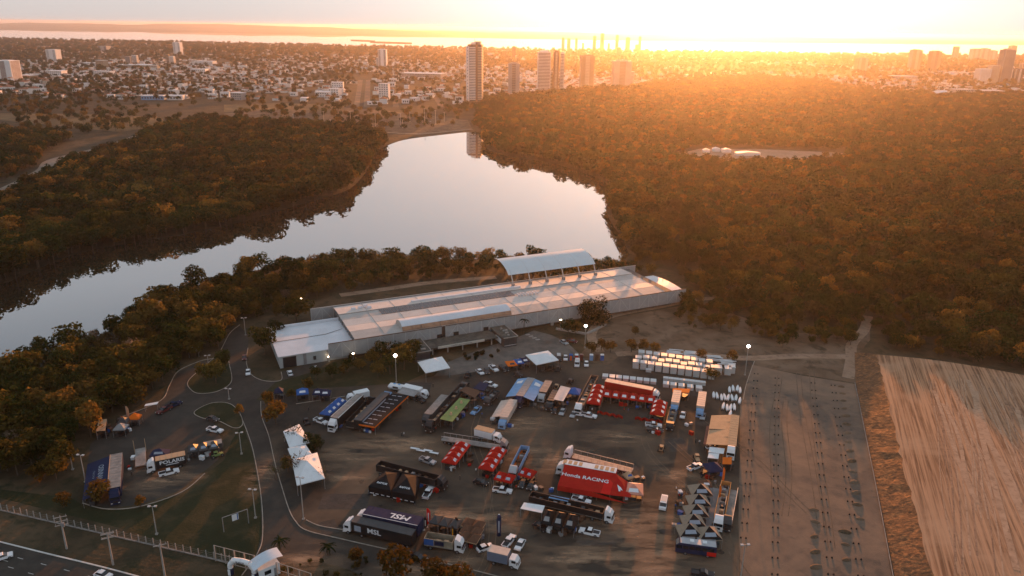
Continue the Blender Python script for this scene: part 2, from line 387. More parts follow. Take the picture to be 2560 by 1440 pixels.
# ------------------------------------------------------------------ paved areas and yards round the lot
LOT = [(690, 986), (655, 1003), (652, 1030), (672, 1090), (688, 1160), (706, 1222), (722, 1272), (738, 1302), (765, 1325), (850, 1346), (960, 1371), (1070, 1397),
       (1180, 1424), (1290, 1452), (1330, 1480), (1850, 1480), (1846, 1300), (1850, 1130), (1848, 1010), (1886, 903), (1800, 888), (1640, 872), (1560, 880), (1520, 912),
       (1460, 908), (1400, 882), (1290, 905), (1130, 930), (1010, 958), (900, 965), (770, 972)]
sheet('parking_lot', LOT, g_asph, 0.012)
DRIVE = [(596, 1470), (640, 1388), (655, 1335), (650, 1235), (632, 1130), (612, 1066), (596, 1030), (570, 1012), (530, 1018), (500, 1040), (530, 1050), (560, 1110), (545, 1150),
         (505, 1182), (450, 1226), (352, 1262), (268, 1270), (205, 1255), (226, 1110), (300, 1046), (400, 1006), (424, 965), (446, 930), (500, 905), (540, 895), (556, 870), (575, 835), (598, 815),
         (622, 838), (620, 870), (616, 905), (628, 936), (660, 952), (702, 951), (703, 930), (790, 905), (840, 895), (790, 925), (806, 942), (760, 972), (690, 986), (660, 1001), (652, 1030),
         (672, 1090), (706, 1222), (738, 1302), (765, 1325), (850, 1346), (1070, 1397), (1290, 1452), (1300, 1475), (1000, 1475), (860, 1420), (760, 1392), (720, 1400), (700, 1430), (690, 1470)]
sheet('driveway', DRIVE, g_drive, 0.006)
ISLAND1 = [(470, 955), (500, 925), (560, 880), (574, 915), (578, 955), (545, 978), (500, 984), (478, 975)]
ISLAND2 = [(486, 1030), (530, 1008), (575, 1010), (600, 1035), (606, 1062), (585, 1070), (545, 1052), (505, 1045)]
for poly in (ISLAND1, ISLAND2):
    struct(face_poly('lawn', smooth_line(poly, 5, 0, True), g_lawn, 0.11)); kerb(poly, True)
LAWN3 = [(606, 1062), (632, 1132), (650, 1235), (655, 1335), (640, 1388), (600, 1440), (540, 1400), (300, 1320), (0, 1245), (-200, 1200), (180, 1245), (205, 1262), (268, 1276), (352, 1270), (455, 1234), (512, 1188), (560, 1150), (580, 1100)]
sheet('lawn', LAWN3, g_lawn, 0.004)
kerb([(606, 1050), (618, 1080), (634, 1132), (652, 1235), (657, 1330), (646, 1380), (604, 1440)])
kerb([(512, 1184), (455, 1230), (352, 1266), (268, 1273), (206, 1258)])
kerb([(652, 1004), (654, 1040), (672, 1090), (688, 1160), (706, 1222), (722, 1272), (738, 1302), (766, 1326), (850, 1347), (960, 1372), (1070, 1398), (1180, 1425), (1290, 1453)])
kerb([(703, 930), (702, 951), (660, 952), (628, 936), (616, 905), (620, 870)])
kerb([(300, 1044), (400, 1003), (424, 963), (446, 928), (500, 903), (540, 893), (556, 868), (575, 833), (600, 812)])
kerb([(740, 1010), (805, 1000), (900, 985)])
kerb([(765, 1300), (800, 1315), (860, 1325)])
PLAZA = [(1085, 940), (1120, 905), (1215, 868), (1290, 845), (1335, 826), (1380, 838), (1420, 858), (1466, 902), (1400, 886), (1310, 905), (1220, 925), (1130, 938)]
sheet('plaza', PLAZA, g_plaza, 0.016)
sheet('yard_ground', [(640, 1000), (690, 955), (800, 925), (830, 905), (1010, 872), (1085, 885), (1060, 935), (1000, 962), (860, 985), (740, 1012)], g_lawn, 0.009)
CLEAR = [(1440, 900), (1480, 850), (1500, 800), (1560, 790), (1700, 765), (1800, 775), (1880, 800), (1960, 830), (2140, 842), (2175, 800), (2175, 850), (2150, 880), (2190, 885), (2137, 905), (2140, 958), (2000, 935), (1870, 912), (1800, 900), (1640, 884), (1560, 892), (1520, 915)]
sheet('dirt_clearing', CLEAR, g_dirt, 0.008)
struct(strip(smooth_line([(1500, 880), (1478, 838), (1508, 800), (1560, 782), (1640, 768), (1730, 750), (1800, 745)], 6, 0.016), 4.0, 0.0, 0.016, 'dirt_track', g_track))
struct(strip(smooth_line([(1540, 885), (1700, 880), (1850, 895), (2000, 890), (2140, 893), (2300, 905)], 6, 0.018), 4.5, 0.0, 0.018, 'dirt_track', g_track))
struct(strip(smooth_line([(2120, 945), (2128, 900), (2130, 860), (2160, 825), (2170, 790)], 6, 0.02), 4.2, 0.0, 0.02, 'dirt_track', g_track))
sheet('gravel_lot', [(1880, 912), (2000, 938), (2137, 960), (2168, 1100), (2200, 1265), (2236, 1480), (1852, 1480), (1846, 1300), (1850, 1130), (1850, 1010)], g_gravel, 0.02)
# raised sand platform with its eroded flank
B_ = smooth_line([(2136, 880), (2140, 960), (2168, 1100), (2202, 1265), (2248, 1500)], 10)
T_ = smooth_line([(2192, 886), (2212, 960), (2242, 1100), (2286, 1265), (2350, 1500)], 10, 3.0)
for q in T_[1:-1]: q.x += rnd.uniform(-.55, .55)
rows = []
for i, (p, q) in enumerate(zip(B_, T_)):
    row = [(p.x, p.y, 0.0)]
    for k in range(1, 8):
        v = p.lerp(q, k / 8); g_ = 0.35 * math.sin(i * 2.3 + k * 0.4) + 0.25 * rnd.uniform(-1, 1)
        row.append((v.x + g_ * 0.5, v.y, 3.0 * (k / 8) ** 1.25 + g_ * 0.7 * math.sin(math.pi * k / 8)))
    row.append((q.x, q.y, 3.0)); rows.append(row)
m_ = MB(); m_.grid(rows); struct(m_.build('embankment_terrain', g_clay))
Tf = smooth_line([(2192, 886), (2350, 902), (2560, 938), (2900, 1010)], 6, 3.0)
top = list(T_) + [G(2900, 1500, 3.0)] + list(reversed(Tf))[:-1]
struct(face_poly('sand_field', top, g_sand, 3.0))
m_ = MB(); m_.grid([[(p.x, p.y, 3.0), (p.x + 2, p.y + 4.5, 0.0)] for p in Tf]); struct(m_.build('field_bank_terrain', g_dirt))
# low edging wall between the gravel lot and the clay bank
struct(strip(smooth_line([(2137, 958), (2166, 1100), (2199, 1265), (2243, 1500)], 8), 0.15, 0, 0.4, 'edge_kerb', TRAILGREY))
kerb([(1886, 903), (1866, 960), (1858, 1000)])
# avenue at the lower edge
AV = [(-200, 1305), (0, 1355), (120, 1385), (240, 1414), (360, 1446), (470, 1480), (470, 1700), (-400, 1700), (-400, 1330)]
sheet('avenue_road', AV, g_drive, 0.01)
l = smooth_line([(-200, 1305), (0, 1355), (120, 1385), (240, 1414), (360, 1446), (470, 1480)], 5)
struct(strip(l, 0.35, 0, 0.15, 'kerb', mat('white_kerb', (0.6, 0.58, 0.54), 0.8, var=0.2, scale=0.3, world=True)))
PM = mat('road_paint', (0.5, 0.48, 0.44), 0.8, var=0.25, scale=1.0, world=True)
for a in ((20, 1417), (70, 1432), (44, 1394), (102, 1409), (160, 1424), (220, 1440), (6, 1400)):
    p = G(*a); q = G(a[0] + 14, a[1] + 3.8)
    struct(strip([Vector((p.x, p.y, .015)), Vector((q.x, q.y, .015))], 0.15, 0.011, 0.016, 'lane_marking', PM))
# wheel tracks, stains and repairs
def tracks(name, n, a, c, spread, w0, w1, m, z, wob=1.0, z0=None):
    for i in range(n):
        o1 = rnd.uniform(-1, 1); A = G(a[0] + o1 * spread, a[1] + rnd.uniform(-30, 60), z); o2 = o1 + rnd.uniform(-.18, .18); B2 = G(c[0] + o2 * spread * 1.5, c[1] - rnd.uniform(0, 250), z); k = rnd.uniform(-1, 1) * wob
        l_ = [A.lerp(B2, q / 10) + Vector((math.sin(q * .6 + o1 * 9) * k, 0, 0)) for q in range(11)]; w = rnd.uniform(w0, w1); zz = z + i * .0015
        for s_ in ((-.85, .85) if w < .6 else (0,)): struct(strip([p + Vector((s_, 0, 0)) for p in l_], w, zz - .01, zz, name, rnd.choice(m)))
g_rut = ground_mat('rut_soil', [(0.26, 0.155, 0.1), (0.4, 0.24, 0.15), (0.2, 0.115, 0.07)], [0.3, 0.8]); g_rut2 = ground_mat('pale_rut_soil', [(0.5, 0.32, 0.21), (0.42, 0.26, 0.165), (0.3, 0.18, 0.11)], [0.3, 0.8])
tracks('wheel_track', 22, (2440, 965), (2570, 1480), 110, .2, .45, (g_rut, g_rut2), 3.012, 2.2)
tracks('wheel_track', 6, (2440, 965), (2570, 1480), 110, .9, 1.8, (g_rut2,), 3.06, 2.5)
g_stain = ground_mat('oil_stain', [(0.02, 0.019, 0.018), (0.03, 0.028, 0.026), (0.024, 0.022, 0.02)], [0.5, 1.2]); g_patch = ground_mat('asphalt_repair', [(0.055, 0.05, 0.045), (0.075, 0.068, 0.06), (0.045, 0.042, 0.038)], [0.4, 1.0]); g_dust = ground_mat('blown_dust', [(0.12, 0.09, 0.064), (0.16, 0.12, 0.085), (0.08, 0.062, 0.046)], [0.2, 0.6])
def blot(name, x, y, r, m, z, sq=1.0, rag=.35):
    c_ = G(x, y); n_ = 14; a0 = rnd.uniform(0, 6); pts = []
    for q in range(n_):
        a = 2 * math.pi * q / n_; rr = r * (1 + rnd.uniform(-rag, rag)); u, v = rr * math.cos(a), rr * math.sin(a) * sq; pts.append((c_.x + u * math.cos(a0) - v * math.sin(a0), c_.y + u * math.sin(a0) + v * math.cos(a0), z))
    struct(face_poly(name, pts, m, z))
for i in range(30): blot('oil_stain', rnd.uniform(800, 1820), rnd.uniform(1000, 1430), rnd.uniform(.25, .9), g_stain, .016 + i * .0004)
for i in range(16):
    c_ = G(rnd.uniform(760, 1820), rnd.uniform(960, 1420)); w, d_, a = rnd.uniform(2, 7), rnd.uniform(1.5, 4), rnd.uniform(-.3, .5)
    struct(face_poly('asphalt_repair', [(c_.x + u * math.cos(a) - v * math.sin(a), c_.y + u * math.sin(a) + v * math.cos(a), 0) for u, v in ((-w, -d_), (w, -d_), (w, d_), (-w, d_))], g_patch, .03 + i * .0006))
tracks('tyre_mark', 5, (1500, 1060), (1560, 1480), 300, .22, .3, (g_dust,), .045, 4.0); tracks('tyre_mark', 4, (2000, 950), (2040, 1480), 110, .2, .3, (g_dust,), .03, 1.0)
dm = bpy.data.materials.new('dust_and_sunlight'); dm.use_nodes = True; t = dm.node_tree; pb = t.nodes['Principled BSDF']; pb.inputs['Base Color'].default_value = (0.4, 0.26, 0.165, 1); pb.inputs['Roughness'].default_value = .95; pb.inputs['Specular IOR Level'].default_value = .1  # dust, with the sunlit strips of the lot put into its warm colour
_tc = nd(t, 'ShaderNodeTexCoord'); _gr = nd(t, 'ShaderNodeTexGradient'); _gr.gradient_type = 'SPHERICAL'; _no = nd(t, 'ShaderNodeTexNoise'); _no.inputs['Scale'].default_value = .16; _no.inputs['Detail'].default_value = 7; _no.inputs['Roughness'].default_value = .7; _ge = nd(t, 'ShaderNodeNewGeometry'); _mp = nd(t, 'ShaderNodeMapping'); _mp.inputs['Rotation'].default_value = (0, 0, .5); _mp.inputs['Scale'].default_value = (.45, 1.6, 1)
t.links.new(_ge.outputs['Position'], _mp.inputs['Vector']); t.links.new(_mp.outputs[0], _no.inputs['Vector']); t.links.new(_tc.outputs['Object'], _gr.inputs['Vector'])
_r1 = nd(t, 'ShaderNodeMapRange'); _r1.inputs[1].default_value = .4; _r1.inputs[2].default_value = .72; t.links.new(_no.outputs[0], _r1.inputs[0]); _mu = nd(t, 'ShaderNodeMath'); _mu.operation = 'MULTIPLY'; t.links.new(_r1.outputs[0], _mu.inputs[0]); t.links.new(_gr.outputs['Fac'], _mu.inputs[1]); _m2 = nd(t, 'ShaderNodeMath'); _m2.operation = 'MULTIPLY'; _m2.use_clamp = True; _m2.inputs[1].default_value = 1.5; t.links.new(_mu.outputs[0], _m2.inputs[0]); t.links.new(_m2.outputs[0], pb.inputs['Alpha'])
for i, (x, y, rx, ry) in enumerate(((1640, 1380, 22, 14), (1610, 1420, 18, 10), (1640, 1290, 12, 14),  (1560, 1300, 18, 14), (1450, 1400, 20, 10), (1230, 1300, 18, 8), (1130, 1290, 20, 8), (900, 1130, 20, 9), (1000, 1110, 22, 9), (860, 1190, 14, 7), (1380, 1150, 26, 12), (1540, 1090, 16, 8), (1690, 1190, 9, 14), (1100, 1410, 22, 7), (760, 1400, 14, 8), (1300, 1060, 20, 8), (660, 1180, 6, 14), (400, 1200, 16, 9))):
    m_ = MB(); m_.add([(-1, -1, 0), (1, -1, 0), (1, 1, 0), (-1, 1, 0)], [(0, 1, 2, 3)]); o = struct(m_.build('dust_sun_patch', dm, None, G(x, y, .05 + i * .002), rnd.uniform(-.3, .3)), 'stuff'); o.scale = (rx, ry, 1)
# far roads, park and clearings
struct(face_poly('park_ground', [G(*a) for a in ((560, 285), (700, 268), (850, 268), (1000, 280), (1170, 300), (1180, 322), (1050, 338), (960, 330), (850, 318), (700, 306), (600, 300))], g_dirt, 0.03))
struct(face_poly('field_ground', [G(*a) for a in ((0, 283), (180, 285), (400, 292), (420, 312), (300, 330), (200, 320), (0, 300))], ground_mat('dry_grass', [(0.2, 0.13, 0.06), (0.13, 0.09, 0.045), (0.26, 0.17, 0.08)], [0.01, 0.04]), 0.03))
struct(face_poly('field_ground', [G(*a) for a in ((560, 262), (700, 258), (860, 262), (860, 278), (700, 274), (560, 280))], _M['dry_grass'], 0.035))
struct(strip(smooth_line([(-100, 510), (0, 482), (110, 428), (140, 400), (250, 372), (350, 340)], 5), 15, 0, 0.04, 'dirt_path', g_path))
struct(face_poly('clearing_ground', [G(*a) for a in ((1690, 385), (1750, 372), (1900, 373), (2060, 380), (2130, 384), (2100, 392), (1960, 408), (1850, 405), (1740, 398))], g_path, 0.04))
for a in (((884, 268), (898, 268), (907, 200), (896, 200)), ((909, 268), (925, 268), (926, 200), (915, 200))):
    struct(face_poly('avenue_road', [G(*q) for q in a], g_gravel, 0.06))
struct(strip(smooth_line([(560, 285), (700, 283), (850, 288), (1000, 300)], 4), 7, 0, 0.06, 'park_road', g_gravel))
struct(strip(smooth_line([(850, 321), (950, 330), (1040, 335), (1110, 330), (1180, 323)], 4), 5, 0, 0.3, 'lakeside_path', g_path))
struct(strip(smooth_line([(850, 738), (960, 723), (1080, 706), (1240, 693)], 4), 5.0, 0, 0.02, 'service_road', g_track))
for y0, y1, x0, x1 in ((1075, 1130, 985, 1010),):
    struct(strip(smooth_line([(990, 268), (985, 235), (975, 205)], 4), 9, 0, 0.05, 'side_street', g_gravel))
    struct(strip(smooth_line([(1105, 268), (1080, 230), (1055, 200)], 4), 9, 0, 0.05, 'side_street', g_gravel))

# haze: still, slightly dusty air over the whole place
hz = bpy.data.materials.new('haze_air'); hz.use_nodes = True; t = hz.node_tree
t.nodes.remove(t.nodes['Principled BSDF']); pv = nd(t, 'ShaderNodeVolumePrincipled')
HAZE_D = 0.000053
pv.inputs['Color'].default_value = (0.92, 0.9, 0.87, 1); pv.inputs['Density'].default_value = HAZE_D; pv.inputs['Anisotropy'].default_value = 0.775
t.links.new(pv.outputs[0], t.nodes['Material Output'].inputs['Volume'])
m_ = MB(); m_.box(-32000, 32000, -600, 41000, -3, 131); struct(m_.build('haze', hz), 'stuff')
# ------------------------------------------------------------------ trees
LEAF = leaf_mat('foliage', [(0.0, (0.012, 0.029, 0.008)), (0.5, (0.02, 0.039, 0.01)), (0.76, (0.032, 0.046, 0.012)), (0.9, (0.052, 0.05, 0.015)), (0.97, (0.085, 0.064, 0.028)), (1.0, (0.028, 0.038, 0.013))], 0.42)
LEAF_NEAR = leaf_mat('olive_sunlit_foliage', [(0.0, (0.026, 0.04, 0.01)), (0.35, (0.048, 0.056, 0.014)), (0.55, (0.1, 0.08, 0.02)), (0.75, (0.16, 0.106, 0.024)), (0.9, (0.2, 0.125, 0.032)), (1.0, (0.055, 0.054, 0.017))], 0.55)  # warm leaf tones carry part of the orange sunlight on the crowns
LEAF_DRY = leaf_mat('dry_foliage', [(0.0, (0.11, 0.07, 0.016)), (0.5, (0.14, 0.08, 0.018)), (1.0, (0.09, 0.06, 0.02))], 0.45)
LEAF_DARK = leaf_mat('dark_foliage', [(0.0, (0.022, 0.032, 0.012)), (0.5, (0.03, 0.036, 0.013)), (1.0, (0.034, 0.034, 0.013))], 0.3)
LEAF_PALE = leaf_mat('pale_foliage', [(0.0, (0.3, 0.2, 0.14)), (1.0, (0.24, 0.17, 0.11))], 0.4)

def crown(seed, n, R, H, leaf, lobes=7, z0=0.35, flat=1.0, open_=0.0):
    """leaf sprays spread over several uneven lobes; z0 = share of the height where the crown begins"""
    r = random.Random(seed); b = MB()
    L = [(Vector((0, 0, H * (z0 + (1 - z0) * 0.5))), R * 0.72, H * (1 - z0) * 0.5)]
    for i in range(lobes):
        a = 2 * math.pi * (i + r.uniform(-.3, .3)) / lobes; d = R * r.uniform(0.42, 0.68)
        L.append((Vector((d * math.cos(a), d * math.sin(a), H * r.uniform(z0 + 0.1, 0.82))), R * r.uniform(0.34, 0.52), H * (1 - z0) * r.uniform(0.26, 0.4) * flat))
    wts = [l[1] ** 2 for l in L]
    for i in range(n):
        c, rr, rz = r.choices(L, wts)[0]
        d = Vector((r.gauss(0, 1), r.gauss(0, 1), r.gauss(0.25, 1))).normalized()
        k = r.uniform(0.72, 1.06) if r.random() > open_ else r.uniform(0.3, 1.25)
        p = c + Vector((d.x * rr, d.y * rr, d.z * rz)) * k
        nrm = (d + Vector((r.gauss(0, .45), r.gauss(0, .45), r.gauss(0.25, .45)))).normalized()
        e = nrm.orthogonal().normalized(); g = nrm.cross(e); t = r.uniform(0, 6.28)
        e, g = e * math.cos(t) + g * math.sin(t), g * math.cos(t) - e * math.sin(t)
        s = leaf * r.uniform(0.6, 1.25); s2 = s * r.uniform(0.5, 0.9)
        b.add([p - e * s, p - g * s2 * 0.9 + nrm * s * .15, p + e * s * r.uniform(.7, 1.1), p + g * s2 + nrm * s * r.uniform(-.1, .25)], [(0, 1, 2, 3)])
    return b
def trunk(seed, H, R, r0=0.22, n=5):
    r = random.Random(seed + 99); b = MB(); top = H * 0.5
    k = Vector((r.uniform(-.4, .4), r.uniform(-.4, .4), top))
    b.tube((0, 0, -0.3), k * 0.55, r0, r0 * 0.75, 6); b.tube(k * 0.55, k, r0 * 0.75, r0 * 0.55, 6)
    for i in range(n):
        a = 2 * math.pi * i / n + r.uniform(-.4, .4); d = R * r.uniform(.45, .75)
        b.tube(k * r.uniform(0.55, 1.0), (d * math.cos(a), d * math.sin(a), H * r.uniform(.6, .85)), r0 * 0.42, r0 * 0.12, 5)
    return b
def proto(seed, n, R, H, leaf, lm, **kw):
    c = crown(seed, n, R, H, leaf, **kw).mesh('crown', lm); t_ = trunk(seed, H, R).mesh('trunk', BARK)
    return c, t_
NEAR = [proto(11, 620, 4.6, 9.5, .55, LEAF_NEAR), proto(12, 560, 4.0, 10.8, .55, LEAF_NEAR, lobes=6), proto(13, 680, 5.4, 8.6, .58, LEAF_NEAR, lobes=9, flat=.7),
        proto(14, 460, 3.6, 8.2, .5, LEAF_NEAR, lobes=5, open_=.25), proto(15, 600, 4.8, 10.2, .56, LEAF_NEAR, lobes=8), proto(16, 420, 4.2, 9.0, .5, LEAF_NEAR, lobes=6, open_=.45),
        proto(17, 640, 5.0, 9.4, .55, LEAF_NEAR, lobes=7, z0=.25)]
DRYT = [proto(21, 420, 3.6, 7.6, .5, LEAF_DRY, open_=.3), proto(22, 380, 3.0, 6.6, .48, LEAF_DRY, lobes=5, open_=.3)]
PALET = [proto(31, 360, 3.8, 9.0, .5, LEAF_PALE, open_=.4)]
BARE = []
def bare(seed):
    r = random.Random(seed); b = MB(); b.tube((0, 0, 0), (0.2, 0.1, 4), .18, .12)
    for i in range(14):
        a = r.uniform(0, 6.28); d = r.uniform(1.2, 3.6); z = r.uniform(2.5, 4); e = Vector((d * math.cos(a), d * math.sin(a), z + r.uniform(1.5, 4)))
        b.tube((0.15, 0.1, z), e, .08, .03, 4)
        for q in range(3): b.tube(e * .8 + Vector((0, 0, z * .2)), e + Vector((r.gauss(0, .8), r.gauss(0, .8), r.uniform(0, 1.2))), .04, .015, 3)
    return b.mesh('trunk', BARK)
def plant(name, pr, loc, s, rz, label, group=None, cat='tree', dark=None):
    o = thing(name, label, cat, loc, rz, group); o.scale = (s, s, s)
    link('crown', pr[0], o); link('trunk', pr[1], o)
    return o

# where wood grows (outlines on the photograph laid on the ground) and where it does not
def W(px): return [G(x, y).to_2d() for x, y in px]
WOOD_R = W([(1185, 318), (1206, 326), (1216, 364), (1228, 376), (1280, 391), (1380, 406), (1480, 438), (1530, 464), (1538, 492), (1519, 520), (1534, 558), (1556, 588), (1570, 614),
            (1576, 638), (1600, 668), (1745, 668), (1740, 690), (1690, 692), (1720, 722), (1790, 760), (1830, 785), (1900, 805), (1960, 822), (2140, 838), (2150, 815), (2185, 815), (2195, 868), (2350, 893), (2560, 928),
            (3000, 1010), (3300, 800), (2900, 300), (2560, 236), (2350, 240), (2200, 236), (2050, 205), (1900, 192), (1700, 200), (1600, 216), (1400, 232), (1210, 250), (1190, 290)])
WOOD_L = W([(-300, 800), (0, 713), (50, 693), (200, 633), (375, 601), (500, 579), (640, 546), (740, 516), (850, 484), (893, 459), (923, 419), (938, 386), (960, 368), (960, 345),
            (900, 325), (840, 320), (700, 310), (560, 306), (420, 318), (330, 345), (200, 350), (0, 330), (-300, 330), (-700, 420)])
WOOD_N = W([(-150, 975), (60, 914), (190, 872), (330, 801), (450, 732), (560, 700), (650, 678), (800, 659), (1000, 652), (1240, 652), (1420, 656), (1560, 672), (1660, 682), (1640, 692),
            (1560, 694), (1400, 716), (1240, 688), (1080, 702), (960, 720), (850, 735), (760, 752), (730, 775), (690, 800), (640, 800), (598, 808), (570, 830), (545, 880), (500, 898), (440, 925), (415, 968), (390, 1002), (300, 1040), (232, 1085),
            (215, 1140), (190, 1230), (0, 1205), (-400, 1190), (-500, 1070)])
GAPS = [W([(-120, 535), (0, 505), (130, 445), (170, 415), (270, 386), (370, 350), (330, 325), (200, 340), (110, 385), (85, 420), (0, 458), (-120, 488)]),
        W([(1670, 392), (1740, 368), (1900, 368), (2140, 378), (2110, 396), (1960, 412), (1850, 410), (1740, 404)])]
spots = []
def scatter(poly, step, jit=0.42, gaps=True, keep=1.0):
    xs = [p[0] for p in poly]; ys = [p[1] for p in poly]
    y = min(ys)
    while y < max(ys):
        x = min(xs)
        while x < max(xs):
            p = (x + rnd.uniform(-jit, jit) * step, y + rnd.uniform(-jit, jit) * step)
            if inside(p, poly) and rnd.random() < keep and not (gaps and any(inside(p, g) for g in GAPS)): spots.append(p)
            x += step
        y += step
scatter(WOOD_N, 5.6); nN = len(spots)
scatter(WOOD_L, 6.0); nL = len(spots); scatter(WOOD_R, 6.0)
near = sorted(range(len(spots)), key=lambda i: math.hypot(*spots[i]))
def in_view(p):
    v = Vector((p[0], p[1], 5 - CAMH)); w = v.dot(fw); x = 1280 + FPX * v.dot(cr) / w; y = 720 - FPX * v.dot(cu) / w
    return -40 < x < 2600 and y < 1480
belt = [i for i in near if i < nN and in_view(spots[i])]
belt += [i for i in near if i >= nN and in_view(spots[i])]
HALL_P = [(-85 + u * .9045 - v * .4265, 252 + u * .4265 + v * .9045) for u in range(20, 190, 12) for v in (40, 55)]
def near_hall(x, y): return any((x - a) ** 2 + (y - b_) ** 2 < 700 for a, b_ in HALL_P)
single = set(belt[:262])
for i in belt[:262]:
    x, y = spots[i]; k = rnd.random()
    pr = rnd.choice(NEAR) if k < 0.9 else (rnd.choice(DRYT) if k < 0.985 else PALET[0])
    dl = min((x - v.x) ** 2 + (y - v.y) ** 2 for v in lake_w)
    if i >= nN: lab, gr = 'tree at the edge of the wood beyond the sand field', 'trees at the wood edge'
    elif near_hall(x, y): lab, gr = 'low olive tree of the wood close behind the exhibition hall', 'trees behind the hall'
    elif dl < 260: lab, gr = 'olive green tree of the near wood standing on the lakeshore', 'lakeshore trees of the near wood'
    elif x < -95 and y < 235: lab, gr = 'olive green tree of the near wood beside the small lot', 'trees beside the small lot'
    elif x > -125: lab, gr = 'olive green tree of the near wood beside the driveway bend', 'trees beside the driveway'
    else: lab, gr = 'olive green tree in the middle of the near wood', 'trees in the middle of the near wood'
    if pr in DRYT: lab = lab.replace('olive green', 'dry orange').replace('low olive', 'low dry orange'); lab = lab if 'dry' in lab else 'dry orange ' + lab; gr = 'dry ' + gr
    if pr is PALET[0]: lab = lab.replace('olive green', 'pale blossoming').replace('low olive', 'low pale blossoming'); lab = lab if 'pale' in lab else 'pale blossoming ' + lab; gr = 'pale ' + gr
    plant('tree', pr, (x, y, 0), rnd.uniform(0.65, 1.16) * (.68 if near_hall(x, y) else 1), rnd.uniform(0, 6.28), lab, gr)

def instancer(name, pts, protos, kind='stuff'):
    """one mass of wood: points carry size, turn and which tree"""
    me = bpy.data.meshes.new(name); me.from_pydata([(p[0], p[1], p[2]) for p in pts], [], [])
    for an, ty, k in (('size', 'FLOAT', 3), ('turn', 'FLOAT', 4), ('pick', 'INT', 5)):
        at = me.attributes.new(an, ty, 'POINT')
        for i, p in enumerate(pts): at.data[i].value = p[k]
    o = struct(link(name, me), kind)
    ng = bpy.data.node_groups.new(name + '_nodes', 'GeometryNodeTree')
    ng.interface.new_socket('Geometry', in_out='INPUT', socket_type='NodeSocketGeometry'); ng.interface.new_socket('Geometry', in_out='OUTPUT', socket_type='NodeSocketGeometry')
    N = ng.nodes.new; gi = N('NodeGroupInput'); go = N('NodeGroupOutput'); ip = N('GeometryNodeInstanceOnPoints'); jn = N('GeometryNodeJoinGeometry')
    for j, pm in enumerate(protos):
        po = bpy.data.objects.new('tree_form', pm); oi = N('GeometryNodeObjectInfo'); oi.inputs['As Instance'].default_value = True; oi.inputs['Object'].default_value = po
        ng.links.new(oi.outputs['Geometry'], jn.inputs[0])
    def attr(n_, ty):
        a = N('GeometryNodeInputNamedAttribute'); a.data_type = ty; a.inputs['Name'].default_value = n_; return a.outputs['Attribute']
    ng.links.new(gi.outputs[0], ip.inputs['Points']); ng.links.new(jn.outputs[0], ip.inputs['Instance'])
    ip.inputs['Pick Instance'].default_value = True
    ng.links.new(attr('pick', 'INT'), ip.inputs['Instance Index'])
    cx = N('ShaderNodeCombineXYZ'); ng.links.new(attr('turn', 'FLOAT'), cx.inputs[2])
    er = N('FunctionNodeEulerToRotation'); ng.links.new(cx.outputs[0], er.inputs[0]); ng.links.new(er.outputs[0], ip.inputs['Rotation'])
    ng.links.new(attr('size', 'FLOAT'), ip.inputs['Scale'])
    ng.links.new(ip.outputs[0], go.inputs[0])
    o.modifiers.new('trees', 'NODES').node_group = ng
    return o
def joined(pr):
    b = MB(); me = bpy.data.meshes.new('tree_form')
    vs = [tuple(v.co) for v in pr[0].vertices]; fs = [tuple(p.vertices) for p in pr[0].polygons]; n = len(vs); k = len(fs)
    vs += [tuple(v.co) for v in pr[1].vertices]; fs += [tuple(n + i for i in p.vertices) for p in pr[1].polygons]
    me.from_pydata(vs, [], fs); me.materials.append(pr[0].materials[0]); me.materials.append(BARK)
    me.polygons.foreach_set('material_index', [0] * k + [1] * (len(fs) - k)); me.update()
    return me
MIDP = [joined(proto(70 + i, n_, R, H, .56, LEAF, lobes=lb, open_=op)) for i, (n_, R, H, lb, op) in enumerate(((560, 4.4, 9.2, 7, 0), (520, 3.8, 10.4, 6, .1), (600, 5.2, 8.4, 9, 0), (420, 3.5, 8.0, 5, .3), (560, 4.6, 9.8, 8, .1), (400, 4.0, 8.8, 6, .5)))] + [joined(DRYT[0])] + [joined(NEAR[k]) for k in (0, 2, 4)]
FARP = [joined(proto(40 + i, 150, R, H, 1.0, LEAF, lobes=6)) for i, (R, H) in enumerate(((4.6, 9), (5.2, 8.4), (4.0, 10), (5.4, 9.4)))] + [joined(proto(48, 130, 4.4, 8, 1.0, LEAF_DRY, lobes=5)), joined(proto(49, 150, 4.8, 9, .95, LEAF_NEAR, lobes=7))]
mid, far = [], []
for i, (x, y) in enumerate(spots):
    if i in single: continue
    d = math.hypot(x, y)
    if not in_view((x, y)) and d > 500: 
        if abs(x) > 0.85 * y: continue
    s = (0.42 + 0.74 * rnd.random() ** 1.4) * (1.35 if rnd.random() < 0.07 else 1) * (1.2 if nN <= i < nL else 1.0)
    if i >= nN and any((x - v.x) ** 2 + (y - v.y) ** 2 < 500 for v in lake_w): s = max(s, .9) * 1.3
    if near_hall(x, y): s = min(s, .7)
    if d < 520: mid.append((x, y, 0, s, rnd.uniform(0, 6.28), rnd.choices(range(10), [4, 4, 4, 3, 4, 3, .35] + ([5, 5, 5] if i >= nL else [1.2, 1.2, 1.2]))[0]))
    else: far.append((x, y, 0, s, rnd.uniform(0, 6.28), rnd.choices(range(6), [4, 4, 3, 4, .4, 6 if i >= nL else .8])[0]))  # more golden leaves in the right wood, coloured in place of sun glow
o = instancer('forest', mid, MIDP); o['label'] = 'mass of woodland trees round the lake'; o['category'] = 'forest'
o = instancer('forest', far, FARP); o['label'] = 'far woodland on both sides of the lake and behind it'; o['category'] = 'forest'
